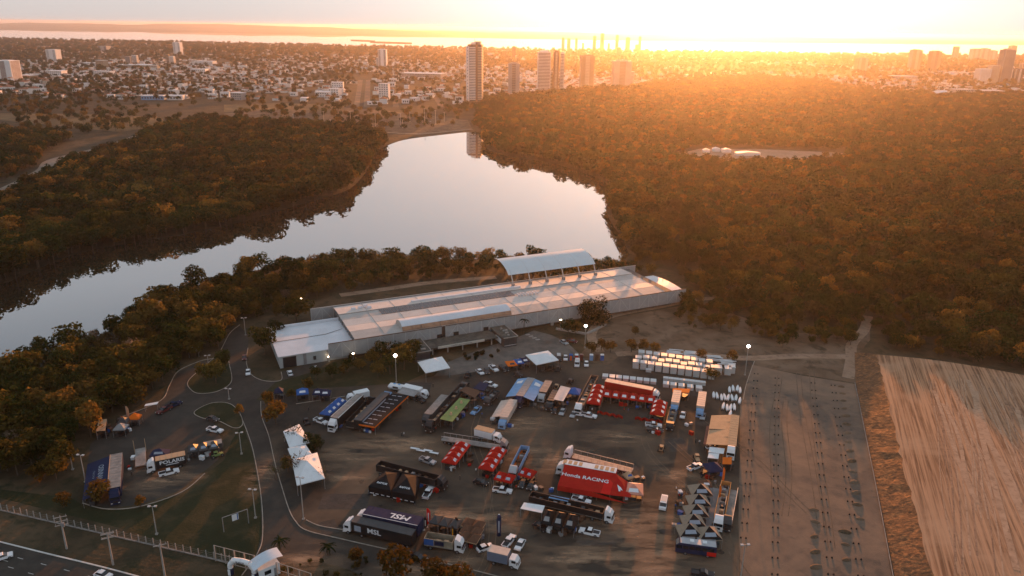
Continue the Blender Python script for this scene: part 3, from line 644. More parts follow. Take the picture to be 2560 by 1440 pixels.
# gardens, street trees and scrub of the town, thinning into one brown-green mass
town = []
def n2(x, y): return math.sin(x * .0031 + 1.3) * math.sin(y * .0027 + .4) + 0.6 * math.sin(x * .0073 + y * .0051) + 0.4 * math.sin(x * .013 - y * .011)
TREEP = W([(-700, 330), (0, 335), (200, 348), (420, 316), (560, 304), (700, 308), (850, 320), (1000, 330), (1185, 318), (1190, 290), (1210, 250), (1400, 232), (1600, 216), (1900, 190), (2200, 236), (2560, 236), (3000, 240),
           (3000, 146), (2560, 142), (1900, 136), (1280, 125.5), (640, 112.5), (0, 99), (-700, 92)])
step = 15.0; y = 850.0
while y < 5600:
    st = step * (1 if y < 1900 else 1.5 if y < 3000 else 2.4)
    x = -0.8 * y
    while x < 0.85 * y:
        p = (x + rnd.uniform(-.5, .5) * st, y + rnd.uniform(-.5, .5) * st)
        d = 0.4 + 0.24 * n2(*p)
        if y < 1250: d = 0.5 + 0.45 * n2(p[0] * 2.2, p[1] * 2.2)
        if y > 2600: d += 0.25
        if rnd.random() < d and inside(p, TREEP):
            town.append((p[0], p[1], 0, rnd.uniform(.6, 1.2) * (1 if y < 1900 else 1.4 if y < 3000 else 2.1), rnd.uniform(0, 6.28), rnd.choices(range(5), [4, 4, 3, 4, .5])[0]))
        x += st
    y += st
ROADS = [W([(878, 272), (932, 272), (932, 195), (892, 195)])]
town = [p for p in town if not any(inside(p, r_) for r_ in ROADS)]
print('trees', len(spots), len(mid), len(far), len(town))
# ------------------------------------------------------------------ the town
BWHITE = mat('town_white', (0.8, 0.78, 0.75), 0.8, var=0.08, scale=0.05)
BCREAM = mat('town_cream', (0.55, 0.48, 0.4), 0.8, var=0.1, scale=0.05)
BGREY = mat('town_grey', (0.36, 0.35, 0.34), 0.8, var=0.12, scale=0.05)
BBROWN = mat('town_brown', (0.2, 0.12, 0.09), 0.8, var=0.12, scale=0.05)
BTAN = mat('town_tan', (0.4, 0.28, 0.18), 0.8, var=0.12, scale=0.05)
BDARK = mat('town_dark', (0.07, 0.075, 0.08), 0.6, var=0.15, scale=0.05)
WIN = mat('window_glass', (0.05, 0.055, 0.06), 0.25, var=0.1, spec=0.5)
TILE = mat('roof_tile', (0.3, 0.13, 0.075), 0.85, var=0.25, scale=0.3)
ZINC = mat('roof_sheet', (0.72, 0.72, 0.72), 0.5, var=0.15, scale=0.2)
TBLUE = mat('town_blue', (0.2, 0.4, 0.62), 0.6, var=0.1)
def place(px, base, w, top):
    p = G(px, base); d = fw * FPX + cr * (px - 1280) + cu * (720 - top)
    z = CAMH + d.z * p.y / d.y
    return p, w * (p - Vector((0, 0, CAMH))).dot(fw) / FPX, max(4.0, z)
def floors_of(o, w, d, H, m, n, sides='fr', x0=-.46, x1=.46, single=True, slab=False, z0=0.0, frac=.55, part='window_band'):
    """bands of glass (or balcony slabs) round the shaft; each floor its own part on the near towers"""
    h = (H - z0) / n; j = MB()
    for i in range(n):
        b = MB() if single else j; a = z0 + i * h + h * 0.25; c = a + h * frac; e = 0.9 if slab else 0.08
        if 'f' in sides: b.box(w * x0, w * x1, -d / 2 - e, -d / 2 + 0.05, a, c)
        if 'r' in sides: b.box(w / 2 - 0.05, w / 2 + e, -d * .42, d * .42, a, c)
        if 'l' in sides: b.box(-w / 2 - e, -w / 2 + 0.05, -d * .42, d * .42, a, c)
        if single: b.build(part, m, o)
    if not single: struct(j.build(part, m, o), 'stuff')
def tower(px, base, w, top, label, wall=BWHITE, band=WIN, n=None, depth=1.0, rz=0.0, single=False, style='band', name='apartment_tower', group=None, capm=None, sides='frl'):
    p, W_, H = place(px, base, w, top)
    D = W_ * depth
    o = thing(name, label, 'building', p, rz, group); n = n or max(4, int(H / 3.1))
    Hs = H * 0.955
    MB().box(-W_ / 2, W_ / 2, -D / 2, D / 2, -0.5, Hs).build('wall', wall, o)
    if style == 'band': floors_of(o, W_, D, Hs, band, n, sides, single=single)
    elif style == 'column':
        floors_of(o, W_, D, Hs, band, n, 'f', -.16, .16, single=single, frac=.7); floors_of(o, W_, D, Hs, band, n, 'rl', single=single)
    elif style == 'twin':
        floors_of(o, W_, D, Hs, band, n, 'f', -.45, -.2, single=single, frac=.6); floors_of(o, W_, D, Hs, band, n, 'f', .2, .45, single=single, frac=.6)
    MB().box(-W_ * .3, W_ * .3, -D * .3, D * .3, Hs, H, ).build('roof_housing', capm or wall, o)
    MB().box(-W_ * .51, W_ * .51, -D * .51, D * .51, Hs, Hs + .9).build('parapet', capm or wall, o)
    return o, W_, D, H
# the tall striped tower by the lake head
p, W_, H = place(1187, 252, 38, 100); D = W_ * .95
o = thing('apartment_tower', 'tallest tower by the head of the lake, white edge and dark ribbed balconies', 'building', p, math.radians(-4))
MB().box(-W_ * .4, W_ / 2, -D / 2, D / 2, -.5, H * .93).build('wall', BDARK, o)
MB().box(-W_ * .5, -W_ * .3, -D * .52, D * .4, -.5, H * .9).build('stair_shaft', BWHITE, o)
MB().box(W_ * .12, W_ * .24, -D * .53, -D * .3, -.5, H * .96).build('pier', BBROWN, o)
n = 33
for i in range(n):
    z = 3 + i * (H * .9 - 3) / n
    MB().box(-W_ * .28, W_ * .11, -D * .56, -D * .3, z, z + 1.35).build('balcony', BWHITE, o)
    MB().box(W_ * .26, W_ * .52, -D * .54, D * .45, z + .6, z + 1.7).build('balcony', BCREAM, o)
    if i % 2 == 0: MB().box(-W_ * .42, -W_ * .38, -D * .525, -D * .515, z, z + 1.4).build('window', WIN, o)
MB().box(-W_ * .2, W_ * .12, -D * .5, D * .3, H * .93, H * .965).build('roof_housing', BWHITE, o)
MB().box(W_ * .05, W_ * .4, -D * .4, D * .3, H * .93, H * .98).build('roof_housing', BGREY, o)
MB().tube((0, 0, H * .96), (0, 0, H * 1.03), .4, .2).build('mast', BDARK, o)

S = dict(single=True)
tower(1284, 236, 28, 156, 'grey tower with dark side balconies next to the tall striped tower', BGREY, BDARK, style='column', **S)
tower(1358, 232, 32, 126, 'pale tower with closely stacked balcony bands and grey edge panel', BWHITE, BBROWN, n=28, sides='f', **S)
tower(1388, 232, 14, 126, 'slim brown slab tower joined close to a lattice of balconies', BBROWN, BCREAM, n=27, style='column', depth=1.5, **S)
tower(1403, 232, 9, 130, 'narrow white ladder tower pressed against the slim brown slab', BWHITE, BDARK, n=27, depth=2, **S)
tower(1379, 231, 9, 178, 'short white block squeezed between two brown towers', BWHITE, n=14)
tower(1465, 224, 33, 136, 'broad tan tower with a column of small balconies and stepped top', BTAN, BCREAM, style='column', **S)
tower(1551, 222, 44, 150, 'wide pale tower with ribbed centre and pointed roof housing', BCREAM, BTAN, style='column', **S)
tower(1578, 216, 11, 178, 'low pale annex block beside the wide pointed tower', BWHITE, n=12)
tower(1284, 150, 9, 115, 'lone thin brown tower behind the grey tower', BBROWN, n=20)
for x, t_, w in ((1407, 93, 7), (1421, 95, 8), (1440, 95, 6), (1457, 107, 5), (1485, 89, 8), (1504, 83, 9), (1521, 108, 5), (1541, 87, 7), (1568, 93, 10), (1592, 111, 9), (1598, 91, 6)):
    tower(x, 128 + (x - 1400) * .013, w, t_, 'hazy slender tower in the far cluster on the reservoir shore', BBROWN, BDARK, n=14, name='distant_tower', group='far towers on the reservoir shore', style='band', sides='f')
tower(1545, 150, 11, 118, 'hazy tower standing before the far shore cluster', BTAN, n=16)
tower(958, 171, 20, 122, 'white tower with a red fin rising above the avenue', BWHITE, WIN, style='twin', n=16)
tower(947, 171, 10, 143, 'lower white wing with window ladder beside the red finned tower', BWHITE, BDARK, n=9)
tower(26, 204, 40, 150, 'white rounded tower with a brown balcony column over the low roofs', BWHITE, BBROWN, style='column', n=18, **S)
tower(2, 200, 14, 154, 'cream flank block of the white rounded tower', BCREAM, n=16)
tower(137, 152, 24, 123, 'white twin-shaft tower among low houses', BWHITE, BGREY, style='twin', n=13)
tower(105, 128, 12, 115, 'small far tower paired with a lit neighbour', BCREAM, n=8)
tower(124, 127, 10, 115, 'small far tower, lit face, paired with its neighbour', BTAN, n=8)
tower(262, 129, 22, 115, 'isolated squat grey tower in the woods', BGREY, n=6, style='twin')
tower(447, 137, 17, 105, 'tall white slab tower standing alone near the reservoir shore', BWHITE, BGREY, style='twin', n=16)
tower(324, 163, 12, 141, 'grey half of a pair of towers above a long low block', BGREY, n=8)
tower(341, 162, 10, 138, 'white half of a pair of towers above a long low block', BWHITE, n=9)
tower(433, 167, 11, 140, 'white lit tower beside a darker stump', BWHITE, BTAN, n=9)
tower(423, 166, 7, 136, 'dark stump tower beside the white lit one', BTAN, n=8)
tower(2150, 179, 24, 143, 'hazy brown twin-slab tower alone above the trees', BTAN, BCREAM, style='twin', n=14)
tower(2282, 176, 22, 123, 'tall tan tower with pale corner ribs', BTAN, BCREAM, style='column', n=20)
tower(2330, 178, 22, 126, 'tan tower with square sky opening near the top', BTAN, BBROWN, style='column', n=20)
tower(2385, 151, 11, 115, 'thin pale tower alone before the reservoir', BCREAM, n=14)
for x, t_, w in ((2432, 121, 18), (2455, 120, 20), (2476, 125, 17)):
    tower(x, 156, w, t_, 'pale ribbed tower, one of three in a row before the reservoir', BCREAM, BTAN, style='twin', n=13, group='three towers in a row')
tower(2503, 207, 26, 121, 'dark glass and grey tower, tallest of its cluster', BGREY, BDARK, n=30, **S)
tower(2527, 141, 14, 113, 'brown tower peeping behind the dark glass tower', BTAN, n=12)
tower(2452, 207, 26, 171, 'pale slab block in front of the dark glass tower', BWHITE, BCREAM, n=12)
tower(2477, 207, 20, 163, 'cream slab block against the dark glass tower', BCREAM, BTAN, n=14)
tower(2518, 207, 17, 170, 'dark block with white balcony ladder, first of a pair', BDARK, BWHITE, style='column', n=12)
tower(2540, 206, 17, 171, 'dark block with white balcony ladder, second of a pair', BDARK, BWHITE, style='column', n=12)
tower(2556, 180, 14, 157, 'low pale tower at the end of the tower cluster', BCREAM, n=9)
LOWB = [(143, 192, 38, 177, BWHITE, 'white flat-roofed office block with dark stair strip'), (262, 190, 44, 178, BWHITE, 'white stepped low block among garden trees'), (257, 172, 22, 151, BTAN, 'tall lit end of a white institutional block'),
        (230, 167, 46, 157, BWHITE, 'long white institutional wing'), (512, 167, 52, 153, BWHITE, 'big white irregular block beside the town wood'), (500, 186, 36, 173, BWHITE, 'white domed hall among trees'),
        (352, 172, 92, 162, BCREAM, 'long cream mid-rise block below the tower pair'), (72, 200, 38, 188, BTAN, 'low tan row of flats beside the rounded tower'), (597, 249, 30, 232, BGREY, 'grey unfinished block with square window holes'),
        (385, 249, 52, 239, TBLUE, 'low building with a bright blue wall'), (440, 249, 36, 239, BWHITE, 'low white building next to the blue wall'), (1060, 196, 100, 183, BGREY, 'long grey warehouse with arched roof'), (808, 242, 34, 230, BWHITE, 'white villa block by the park'),
        (2400, 238, 44, 223, BCREAM, 'cream sports block by the white dome'), (2470, 238, 60, 226, BGREY, 'long grey shed roof beyond the cream block'), (2255, 202, 60, 190, BCREAM, 'long cream terrace under the tan towers'),
        (845, 222, 28, 206, BWHITE, 'white terraced house row by the avenue, upper'), (838, 238, 26, 222, BWHITE, 'white terraced house row by the avenue, lower'), (962, 248, 24, 205, BWHITE, 'white row of houses lining the far avenue side')]
for x, ba, w, tp, m, lab in LOWB:
    p, W_, H = place(x, ba, w, tp); H = min(H, 26); D = W_ * (.5 if w > 40 else .8)
    o = thing('town_building', lab, 'building', p, rnd.uniform(-.25, .25))
    MB().box(-W_ / 2, W_ / 2, -D / 2, D / 2, -.3, H).build('wall', m, o)
    MB().box(-W_ * .52, W_ * .52, -D * .54, D * .54, H, H + .7).build('roof', ZINC, o)
    k = max(3, int(W_ / 4)); nf = max(1, int(H / 3.5)); jn_ = MB()
    for f in range(nf):
        for i in range(k):
            a = -W_ / 2 + (i + .25) * W_ / k; jn_.box(a, a + W_ / k * .5, -D / 2 - .06, -D / 2 + .02, f * H / nf + H / nf * .35, f * H / nf + H / nf * .75)
    struct(jn_.build('windows', WIN, o), 'stuff')
p, W_, H = place(2353, 241, 58, 225)
o = thing('dome_hall', 'white low domed hall at the wood edge', 'building', p, .1); rows = []
for i in range(9):
    a = math.pi * i / 8
    rows.append([(-W_ / 2 * math.cos(a), y_ * W_ * .3, max(.1, H * math.sin(a) ** .7 * (1 - .25 * y_ * y_))) for y_ in (-1, -.5, 0, .5, 1)])
MB().grid(rows).build('roof', ZINC, o, smooth=True); MB().box(-W_ * .46, W_ * .46, -W_ * .28, W_ * .28, 0, H * .2).build('wall', BWHITE, o)
p, W_, H = place(403, 222, 12, 156)
o = thing('lattice_mast', 'tall lattice antenna mast among the low houses', 'mast', p)
for sx, sy in ((-1, -1), (1, -1), (1, 1), (-1, 1)): MB().tube((sx * 3, sy * 3, 0), (sx * .5, sy * .5, H), .3, .15).build('leg', BCREAM, o)
for i in range(9):
    z = H * i / 9; k = 3 - 2.5 * i / 9; MB().box(-k, k, -k, k, z, z + .5).build('brace', BCREAM, o)
# low houses: two kinds of roof, each a thing; beyond the limit one mass
ZONES = [(W([(-60, 246), (330, 250), (620, 252), (860, 256), (875, 250), (885, 205), (700, 165), (400, 150), (-60, 160)]), 210, 1.0),
         (W([(932, 262), (1170, 262), (1150, 200), (930, 180)]), 46, 1.0), (W([(1205, 240), (1600, 222), (1640, 190), (1230, 170)]), 36, 1.0),
         (W([(2040, 196), (2450, 216), (2560, 220), (2560, 180), (2100, 168)]), 10, 1.0)]
hp = []
for poly, cnt, k in ZONES:
    xs = [q[0] for q in poly]; ys = [q[1] for q in poly]; n = 0; tries = 0
    while n < cnt and tries < cnt * 60:
        tries += 1; y_ = min(ys) + (max(ys) - min(ys)) * rnd.random() ** 1.7
        q = (rnd.uniform(min(xs), max(xs)), y_)
        if inside(q, poly) and not any(inside(q, r_) for r_ in ROADS) and all((q[0] - a[0]) ** 2 + (q[1] - a[1]) ** 2 > 230 for a in hp): hp.append(q); n += 1
def house_mesh(w, d, h, kind):
    wl = MB().box(-w / 2, w / 2, -d / 2, d / 2, -.2, h).mesh('wall', BWHITE)
    r_ = MB(); e = .5
    if kind == 'hip':
        r_.add([(-w / 2 - e, -d / 2 - e, h), (w / 2 + e, -d / 2 - e, h), (w / 2 + e, d / 2 + e, h), (-w / 2 - e, d / 2 + e, h), (-w * .2, 0, h + d * .22), (w * .2, 0, h + d * .22)],
               [(0, 1, 5, 4), (1, 2, 5), (2, 3, 4, 5), (3, 0, 4), (3, 2, 1, 0)])
        rm = r_.mesh('roof', TILE)
    else:
        r_.box(-w / 2 - .2, w / 2 + .2, -d / 2 - .2, d / 2 + .2, h, h + .5); rm = r_.mesh('roof', ZINC)
    wn = MB()
    for i in range(3): wn.box(-w * .38 + i * w * .28, -w * .38 + i * w * .28 + w * .16, -d / 2 - .06, -d / 2 + .02, h * .3, h * .72)
    return wl, rm, wn.mesh('window', WIN), kind
HM = [house_mesh(11, 9, 3.6, 'hip'), house_mesh(14, 10, 3.4, 'hip'), house_mesh(12, 9, 6.4, 'flat'), house_mesh(9, 12, 4, 'flat'), house_mesh(16, 9, 4.2, 'flat'), house_mesh(10, 10, 6.8, 'hip')]
for i, q in enumerate(sorted(hp, key=lambda a: a[1])):
    hm = rnd.choice(HM); s = rnd.uniform(.85, 1.35)
    lab = 'low white town house with hipped tile roof among trees' if hm[3] == 'hip' else 'flat-roofed white town house among trees'
    o = thing('town_house', lab, 'house', (q[0], q[1], 0), rnd.choice((0, 1.57)) + rnd.uniform(-.35, .35), 'tile-roofed houses of the town' if hm[3] == 'hip' else 'flat-roofed houses of the town')
    o.scale = (s, s, s)
    link('wall', hm[0], o); link('roof', hm[1], o)
    if q[1] < 1750: link('windows', hm[2], o)['kind'] = 'stuff'
TILED = mat('town_tile', (0.34, 0.17, 0.1), 0.85, var=0.2, scale=0.02)
jm, jr, jt, jw = MB(), MB(), MB(), MB()
ga = math.radians(-9); cg, sg = math.cos(ga), math.sin(ga); gv = 1380.0; kk = 0
while gv < 4900:                                             # plots along a street grid
    kk += 1; du = 13.0 * (1 if gv < 2300 else 1.5 if gv < 3300 else 2.4); gu = -0.85 * gv
    while gu < 0.8 * gv:
        gu += du * rnd.uniform(.85, 1.2)
        if int(gu // 110) != int((gu - du) // 110): gu += 9      # cross street
        x_ = gu * cg - (gv - 2500) * sg; y_ = 2500 + gu * sg * 0.35 + (gv - 2500) * cg
        if rnd.random() > ((.42 if gv < 2300 else .24) + .34 * n2(x_ * .9 + 500, y_)) * (.35 if x_ > .22 * y_ else 1) * (.4 if gv > 2900 and x_ < -.12 * y_ else 1) or not inside((x_, y_), TREEP) or (x_ > 150 and y_ < 1750) or any(inside((x_, y_), r_) for r_ in ROADS) or any((x_ - q[0]) ** 2 + (y_ - q[1]) ** 2 < 190 for q in hp): continue
        w = rnd.uniform(7, 11) * du / 13; d = rnd.uniform(7, 11); h = rnd.uniform(2.9, 4.2) if rnd.random() < .85 else rnd.uniform(6, 9); a = ga + rnd.choice((0, 1.5708)) + rnd.uniform(-.06, .06); ca, sa = math.cos(a), math.sin(a)
        P_ = lambda u, v: (x_ + ca * u - sa * v, y_ + sa * u + ca * v)
        pol = [P_(-w / 2, -d / 2), P_(w / 2, -d / 2), P_(w / 2, d / 2), P_(-w / 2, d / 2)]
        (jm if rnd.random() < .7 else jr).prism_z(pol, 0, h)
        if rnd.random() < .55:
            e = 1.06; ev = [(*P_(sx * w / 2 * e, sy * d / 2 * e), h + .05) for sx, sy in ((-1, -1), (1, -1), (1, 1), (-1, 1))]; r1, r2 = (*P_(-w * .22, 0), h + 1.9), (*P_(w * .22, 0), h + 1.9)
            jt.add(ev + [r1, r2], [(0, 1, 5, 4), (1, 2, 5), (2, 3, 4, 5), (3, 0, 4)])
        else: jw.prism_z([P_(sx * w * .52, sy * d * .52) for sx, sy in ((-1, -1), (1, -1), (1, 1), (-1, 1))], h + .02, h + .4)
    gv += (11 if kk % 2 else 21) * (1 if gv < 2300 else 1.5 if gv < 3300 else 2.4)
for m_, mt in ((jm, BWHITE), (jr, BCREAM), (jt, TILED), (jw, ZINC)):
    o = struct(m_.build('far_houses', mt), 'stuff'); o['label'] = 'far low houses of the town, too small to tell apart'; o['category'] = 'houses'
# white sheds in the forest clearing
for x, y_, w, tp, lab in ((1765, 381, 16, 374, 'small white shed in the bright forest clearing, first'), (1790, 378, 18, 372, 'white shed with low roof between two trees of the clearing'), (1815, 380, 22, 372, 'larger white shed beside a round tree in the clearing'),
                          (1868, 388, 60, 380, 'long pale shed at the edge of the bright forest clearing'), (1307, 328, 20, 321, 'small white hut alone at the wood edge by the lake'), (2225, 232, 32, 226, 'long white shed at the town edge of the wood'), (2155, 243, 26, 239, 'low white hut among the trees of the wood edge'), (1958, 190, 64, 186, 'long bright roof glowing in the haze')):
    p, W_, H = place(x, y_, w, tp); H = min(H, 6); o = thing('shed', lab, 'shed', p, rnd.uniform(-.2, .2))
    MB().box(-W_ / 2, W_ / 2, -4, 4, -.2, H * .7).build('wall', BWHITE, o); MB().prism_y([(-W_ / 2 - .3, H * .7), (W_ / 2 + .3, H * .7), (0, H)], -4.4, 4.4).build('roof', ZINC, o)
# lamp posts and parked cars of the lakeside park
for x, y1, y0 in ((734, 287, 306), (810, 279, 305), (827, 300, 314), (877, 280, 312), (939, 286, 320), (962, 304, 320), (1002, 284, 315), (1007, 300, 320), (1025, 280, 304), (1062, 272, 311), (1089, 277, 311), (1111, 282, 304)):
    p, W_, H = place(x, y0, 1, y1); o = thing('lamp_post', 'thin white lamp post in the lakeside park', 'lamp post', p, 0, 'park lamp posts')
    MB().tube((0, 0, 0), (0, 0, H), .35, .22).build('pole', BCREAM, o); MB().box(-1.2, 1.2, -.3, .3, H, H + .3).build('lamp_head', LAMPOFF, o)
# ------------------------------------------------------------------ exhibition hall
HALL_A = math.radians(25.25); HALL_O = Vector((-85, 252, 0))
R_SHEET = mat('hall_roof_sheet', (0.64, 0.575, 0.52), 0.7, var=0.1, scale=0.25)
R_SHEET2 = mat('hall_roof_grey', (0.44, 0.42, 0.39), 0.7, var=0.12, scale=0.25)
R_WHITE = mat('annex_roof_white', (0.64, 0.66, 0.69), 0.5, var=0.1, scale=0.15)
SCREEN = mat('screen_fabric', (0.34, 0.345, 0.34), 0.7, var=0.12, scale=0.5)
FRAME = mat('screen_frame', (0.48, 0.49, 0.48), 0.6, var=0.05)
RUST = mat('stained_skylight', (0.36, 0.2, 0.12), 0.6, var=0.35, scale=0.35)
MOSS = mat('stained_flat_roof', (0.085, 0.08, 0.065), 0.9, var=0.55, scale=0.35)
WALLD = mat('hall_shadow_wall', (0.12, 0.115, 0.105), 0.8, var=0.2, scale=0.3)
hall = thing('exhibition_hall', 'long white exhibition hall with braced fabric screens and stepped metal roof', 'building', HALL_O, HALL_A)
def HL(u, v, z=0.0):
    return HALL_O + Vector((u * math.cos(HALL_A) - v * math.sin(HALL_A), u * math.sin(HALL_A) + v * math.cos(HALL_A), z))
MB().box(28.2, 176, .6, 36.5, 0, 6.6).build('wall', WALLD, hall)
MB().box(0, 27.5, 0, 27, 0, 4.9).build('annex_wall', mat('annex_wall', (0.42, 0.44, 0.43), 0.8, var=0.06, scale=0.2), hall)
b = MB(); b.add([(-.5, -.6, 4.95), (29.5, -.6, 4.95), (29.5, 13, 5.35), (-.5, 13, 5.35), (29.5, 27.6, 5.0), (-.5, 27.6, 5.0), (-.5, -.6, 4.7), (29.5, -.6, 4.7)], [(0, 1, 2, 3), (3, 2, 4, 5), (6, 7, 1, 0)]); b.build('annex_roof', R_WHITE, hall)
MB().box(-.6, 29, 27.3, 28.0, 4.6, 6.0).build('annex_parapet', R_WHITE, hall)
MB().box(1.2, 6.0, -.08, .05, 0, 4.1).build('door', BLACK, hall)
for u in (8.6, 17.2, 26.6): MB().box(u, u + 1.1, -.12, .05, 0, 4.65).build('pilaster', GREY, hall)
MB().box(12.2, 13.2, -.25, -.05, 1.4, 2.9).build('wall_unit', DARK, hall)
b = MB(); b.add([(-.3, 13.3, 5.42), (10, 13.2, 5.43), (20, 13.6, 5.45), (27, 16.5, 5.5), (27, 16.2, 5.5), (20, 13.2, 5.45), (10, 12.8, 5.43), (-.3, 12.9, 5.42)], [(0, 1, 6, 7), (1, 2, 5, 6), (2, 3, 4, 5)]); b.build('roof_cable', DARK, hall)
# right annex
MB().box(171, 184, 3, 27, 0, 4.7).build('annex_wall', _M['annex_wall'], hall)
b = MB(); b.grid([[(170.5, v, 4.75 + .9 * math.sin(math.pi * k / 6)) for v, k in ((2.4 + 25.4 * j / 6, j) for j in range(7))], [(184.6, v, 4.75 + .9 * math.sin(math.pi * k / 6)) for v, k in ((2.4 + 25.4 * j / 6, j) for j in range(7))]]); b.build('annex_roof', R_WHITE, hall, smooth=True)
# stepped main roof: long bays leaning back and forward
prof = [(-.4, 7.25), (6.8, 7.6), (7.0, 7.6), (13.6, 7.35), (13.8, 7.35), (19.6, 7.65), (19.8, 7.4), (26.4, 7.5), (26.6, 7.85), (36.6, 7.4)]
bays = [(0, 1, R_SHEET2), (2, 3, R_SHEET), (4, 5, R_SHEET), (6, 7, R_SHEET2), (8, 9, R_SHEET)]
for i, j, m in bays:
    (v0, z0), (v1, z1) = prof[i], prof[j]; n = 12
    for k in range(n):
        u0 = 28 + 143 * k / n; u1 = 28 + 143 * (k + 1) / n - .12; h = rnd.uniform(0, .04)
        MB().add([(u0, v0, z0 + h), (u1, v0, z0 + h), (u1, v1, z1 + h), (u0, v1, z1 + h), (u0, v0, z0 - .3), (u1, v0, z0 - .3), (u1, v1, z1 - .3), (u0, v1, z1 - .3)],
                 [(0, 1, 2, 3), (4, 5, 1, 0), (6, 7, 3, 2), (5, 6, 2, 1), (7, 4, 0, 3)]).build('roof_panel', m, hall)
        MB().add([(u1 + .01, v0, z0 + .12), (u1 + .13, v0, z0 + .12), (u1 + .13, v1, z1 + .12), (u1 + .01, v1, z1 + .12), (u1 + .01, v0, z0 - .1), (u1 + .13, v0, z0 - .1), (u1 + .13, v1, z1 - .1), (u1 + .01, v1, z1 - .1)], [(0, 1, 2, 3), (0, 4, 5, 1), (1, 5, 6, 2), (3, 7, 4, 0)]).build('roof_seam', R_SHEET2, hall)
MB().box(60, 112, 29.0, 30.2, 7.75, 8.3).build('roof_ridge_cap', R_WHITE, hall)
for i in range(38):
    for j in range(2):
        u = 44.5 + i * 1.6; v = 20.1 + j * 3.1
        MB().add([(u, v, 7.75), (u + 1.35, v, 7.75), (u + 1.35, v + 2.8, 7.95), (u, v + 2.8, 7.95), (u, v, 7.66), (u + 1.35, v, 7.66), (u + 1.35, v + 2.8, 7.86), (u, v + 2.8, 7.86)], [(0, 1, 2, 3), (7, 6, 5, 4), (0, 4, 5, 1), (1, 5, 6, 2), (2, 6, 7, 3), (3, 7, 4, 0)]).build('solar_panel', mat('solar_panel', (0.09, 0.1, 0.11), 0.3, var=0.3, scale=0.2, spec=.5), hall)
for i in range(7):
    for j in range(2): MB().box(105.8 + i * 1.5, 106.5 + i * 1.5, 18 + j * 1.6, 18.8 + j * 1.6, 7.8, 8.4).build('roof_vent', R_WHITE, hall)
for u, v in ((37, 30), (39.5, 31), (40.5, 28.6), (34, 29.5)): MB().box(u, u + 2, v, v + 1.3, 7.8, 8.6, .3, .2).build('air_unit', R_WHITE, hall)
# barrel vault along the front with its stained lower glazing
def vault(u0, u1, a0, a1, m, nm, R=4.9, vc=4.6, zc=6.6, seg=1):
    for k in range(seg):
        x0 = u0 + (u1 - u0) * k / seg; x1 = u0 + (u1 - u0) * (k + 1) / seg - (.15 if seg > 1 else 0)
        rows = [[(x, vc - R * math.cos(a), zc + R * .72 * math.sin(a)) for a in (a0 + (a1 - a0) * q / 6 for q in range(7))] for x in (x0, x1)]
        MB().grid(rows).build(nm, m, hall, smooth=True)
vault(47, 94, math.radians(40), math.radians(165), R_WHITE, 'vault_roof')
vault(47, 94, math.radians(8), math.radians(39.2), RUST, 'vault_glazing', seg=6)
for u in (47, 94):
    MB().add([(u, 4.6 - 4.8 * math.cos(math.radians(a)), 6.6 + 4.8 * .72 * math.sin(math.radians(a))) for a in range(8, 170, 18)], [tuple(range(9))]).build('vault_end', R_SHEET2, hall)
# fabric screens, one bay after another, with posts and braces showing through
def screen(u0, u1, v, z0, z1, n, back=False):
    for k in range(n):
        a = u0 + (u1 - u0) * k / n; c = u0 + (u1 - u0) * (k + 1) / n; w = c - a; f = v - .12 if not back else v - .12
        p = MB().box(a + .06, c - .06, v - .06, v + .06, z0, z1).build('screen_panel', SCREEN, hall)
        MB().box(a - .1, a + .1, f - .04, f + .04, z0, z1).build('post', FRAME, p)
        s = k % 3
        if s < 2:
            x0, x1 = (a + .2, c - .3) if s == 0 else (c - .3, a + .2)
            MB().add([(x0 - .11, f, z0 + .1), (x0 + .11, f, z0 + .1), (x1 + .11, f, z1 - .1), (x1 - .11, f, z1 - .1), (x0 - .11, f + .05, z0 + .1), (x0 + .11, f + .05, z0 + .1), (x1 + .11, f + .05, z1 - .1), (x1 - .11, f + .05, z1 - .1)],
                     [(0, 1, 2, 3), (7, 6, 5, 4), (0, 4, 5, 1), (1, 5, 6, 2), (2, 6, 7, 3), (3, 7, 4, 0)]).build('brace', FRAME, p)
    MB().box(u0, u1, v - .2, v + .1, z1, z1 + .18).build('screen_rail', BROWN if not back else FRAME, hall)
screen(17.7, 62.6, -1.7, 1.5, 7.5, 9); screen(64.2, 182, -1.7, 1.5, 7.5, 23)
screen(18.7, 28, 37.6, 1.5, 7.6, 2, True); screen(28, 180.5, 37.6, 1.5, 7.6, 26, True)
for u in (28, 171):
    for k in range(13):
        v = .4 + k * 2.95
        MB().tube((u, v, 4.6), (u, v, 7.3), .14).build('truss_post', GREY, hall)
        if k < 12: MB().tube((u, v, 4.8 if k % 2 else 7.2), (u, v + 2.95, 7.2 if k % 2 else 4.8), .1).build('truss_brace', GREY, hall)
for u in (60.5, 67.5, 80.5): MB().box(u, u + 2.2, -1.95, -1.85, 1.5, 4.4).build('doorway', BLACK, hall)
for u in (112, 140, 118): MB().box(u, u + 1.4, -1.3, -.2, 0, 1.5).build('footing', CONC, hall)
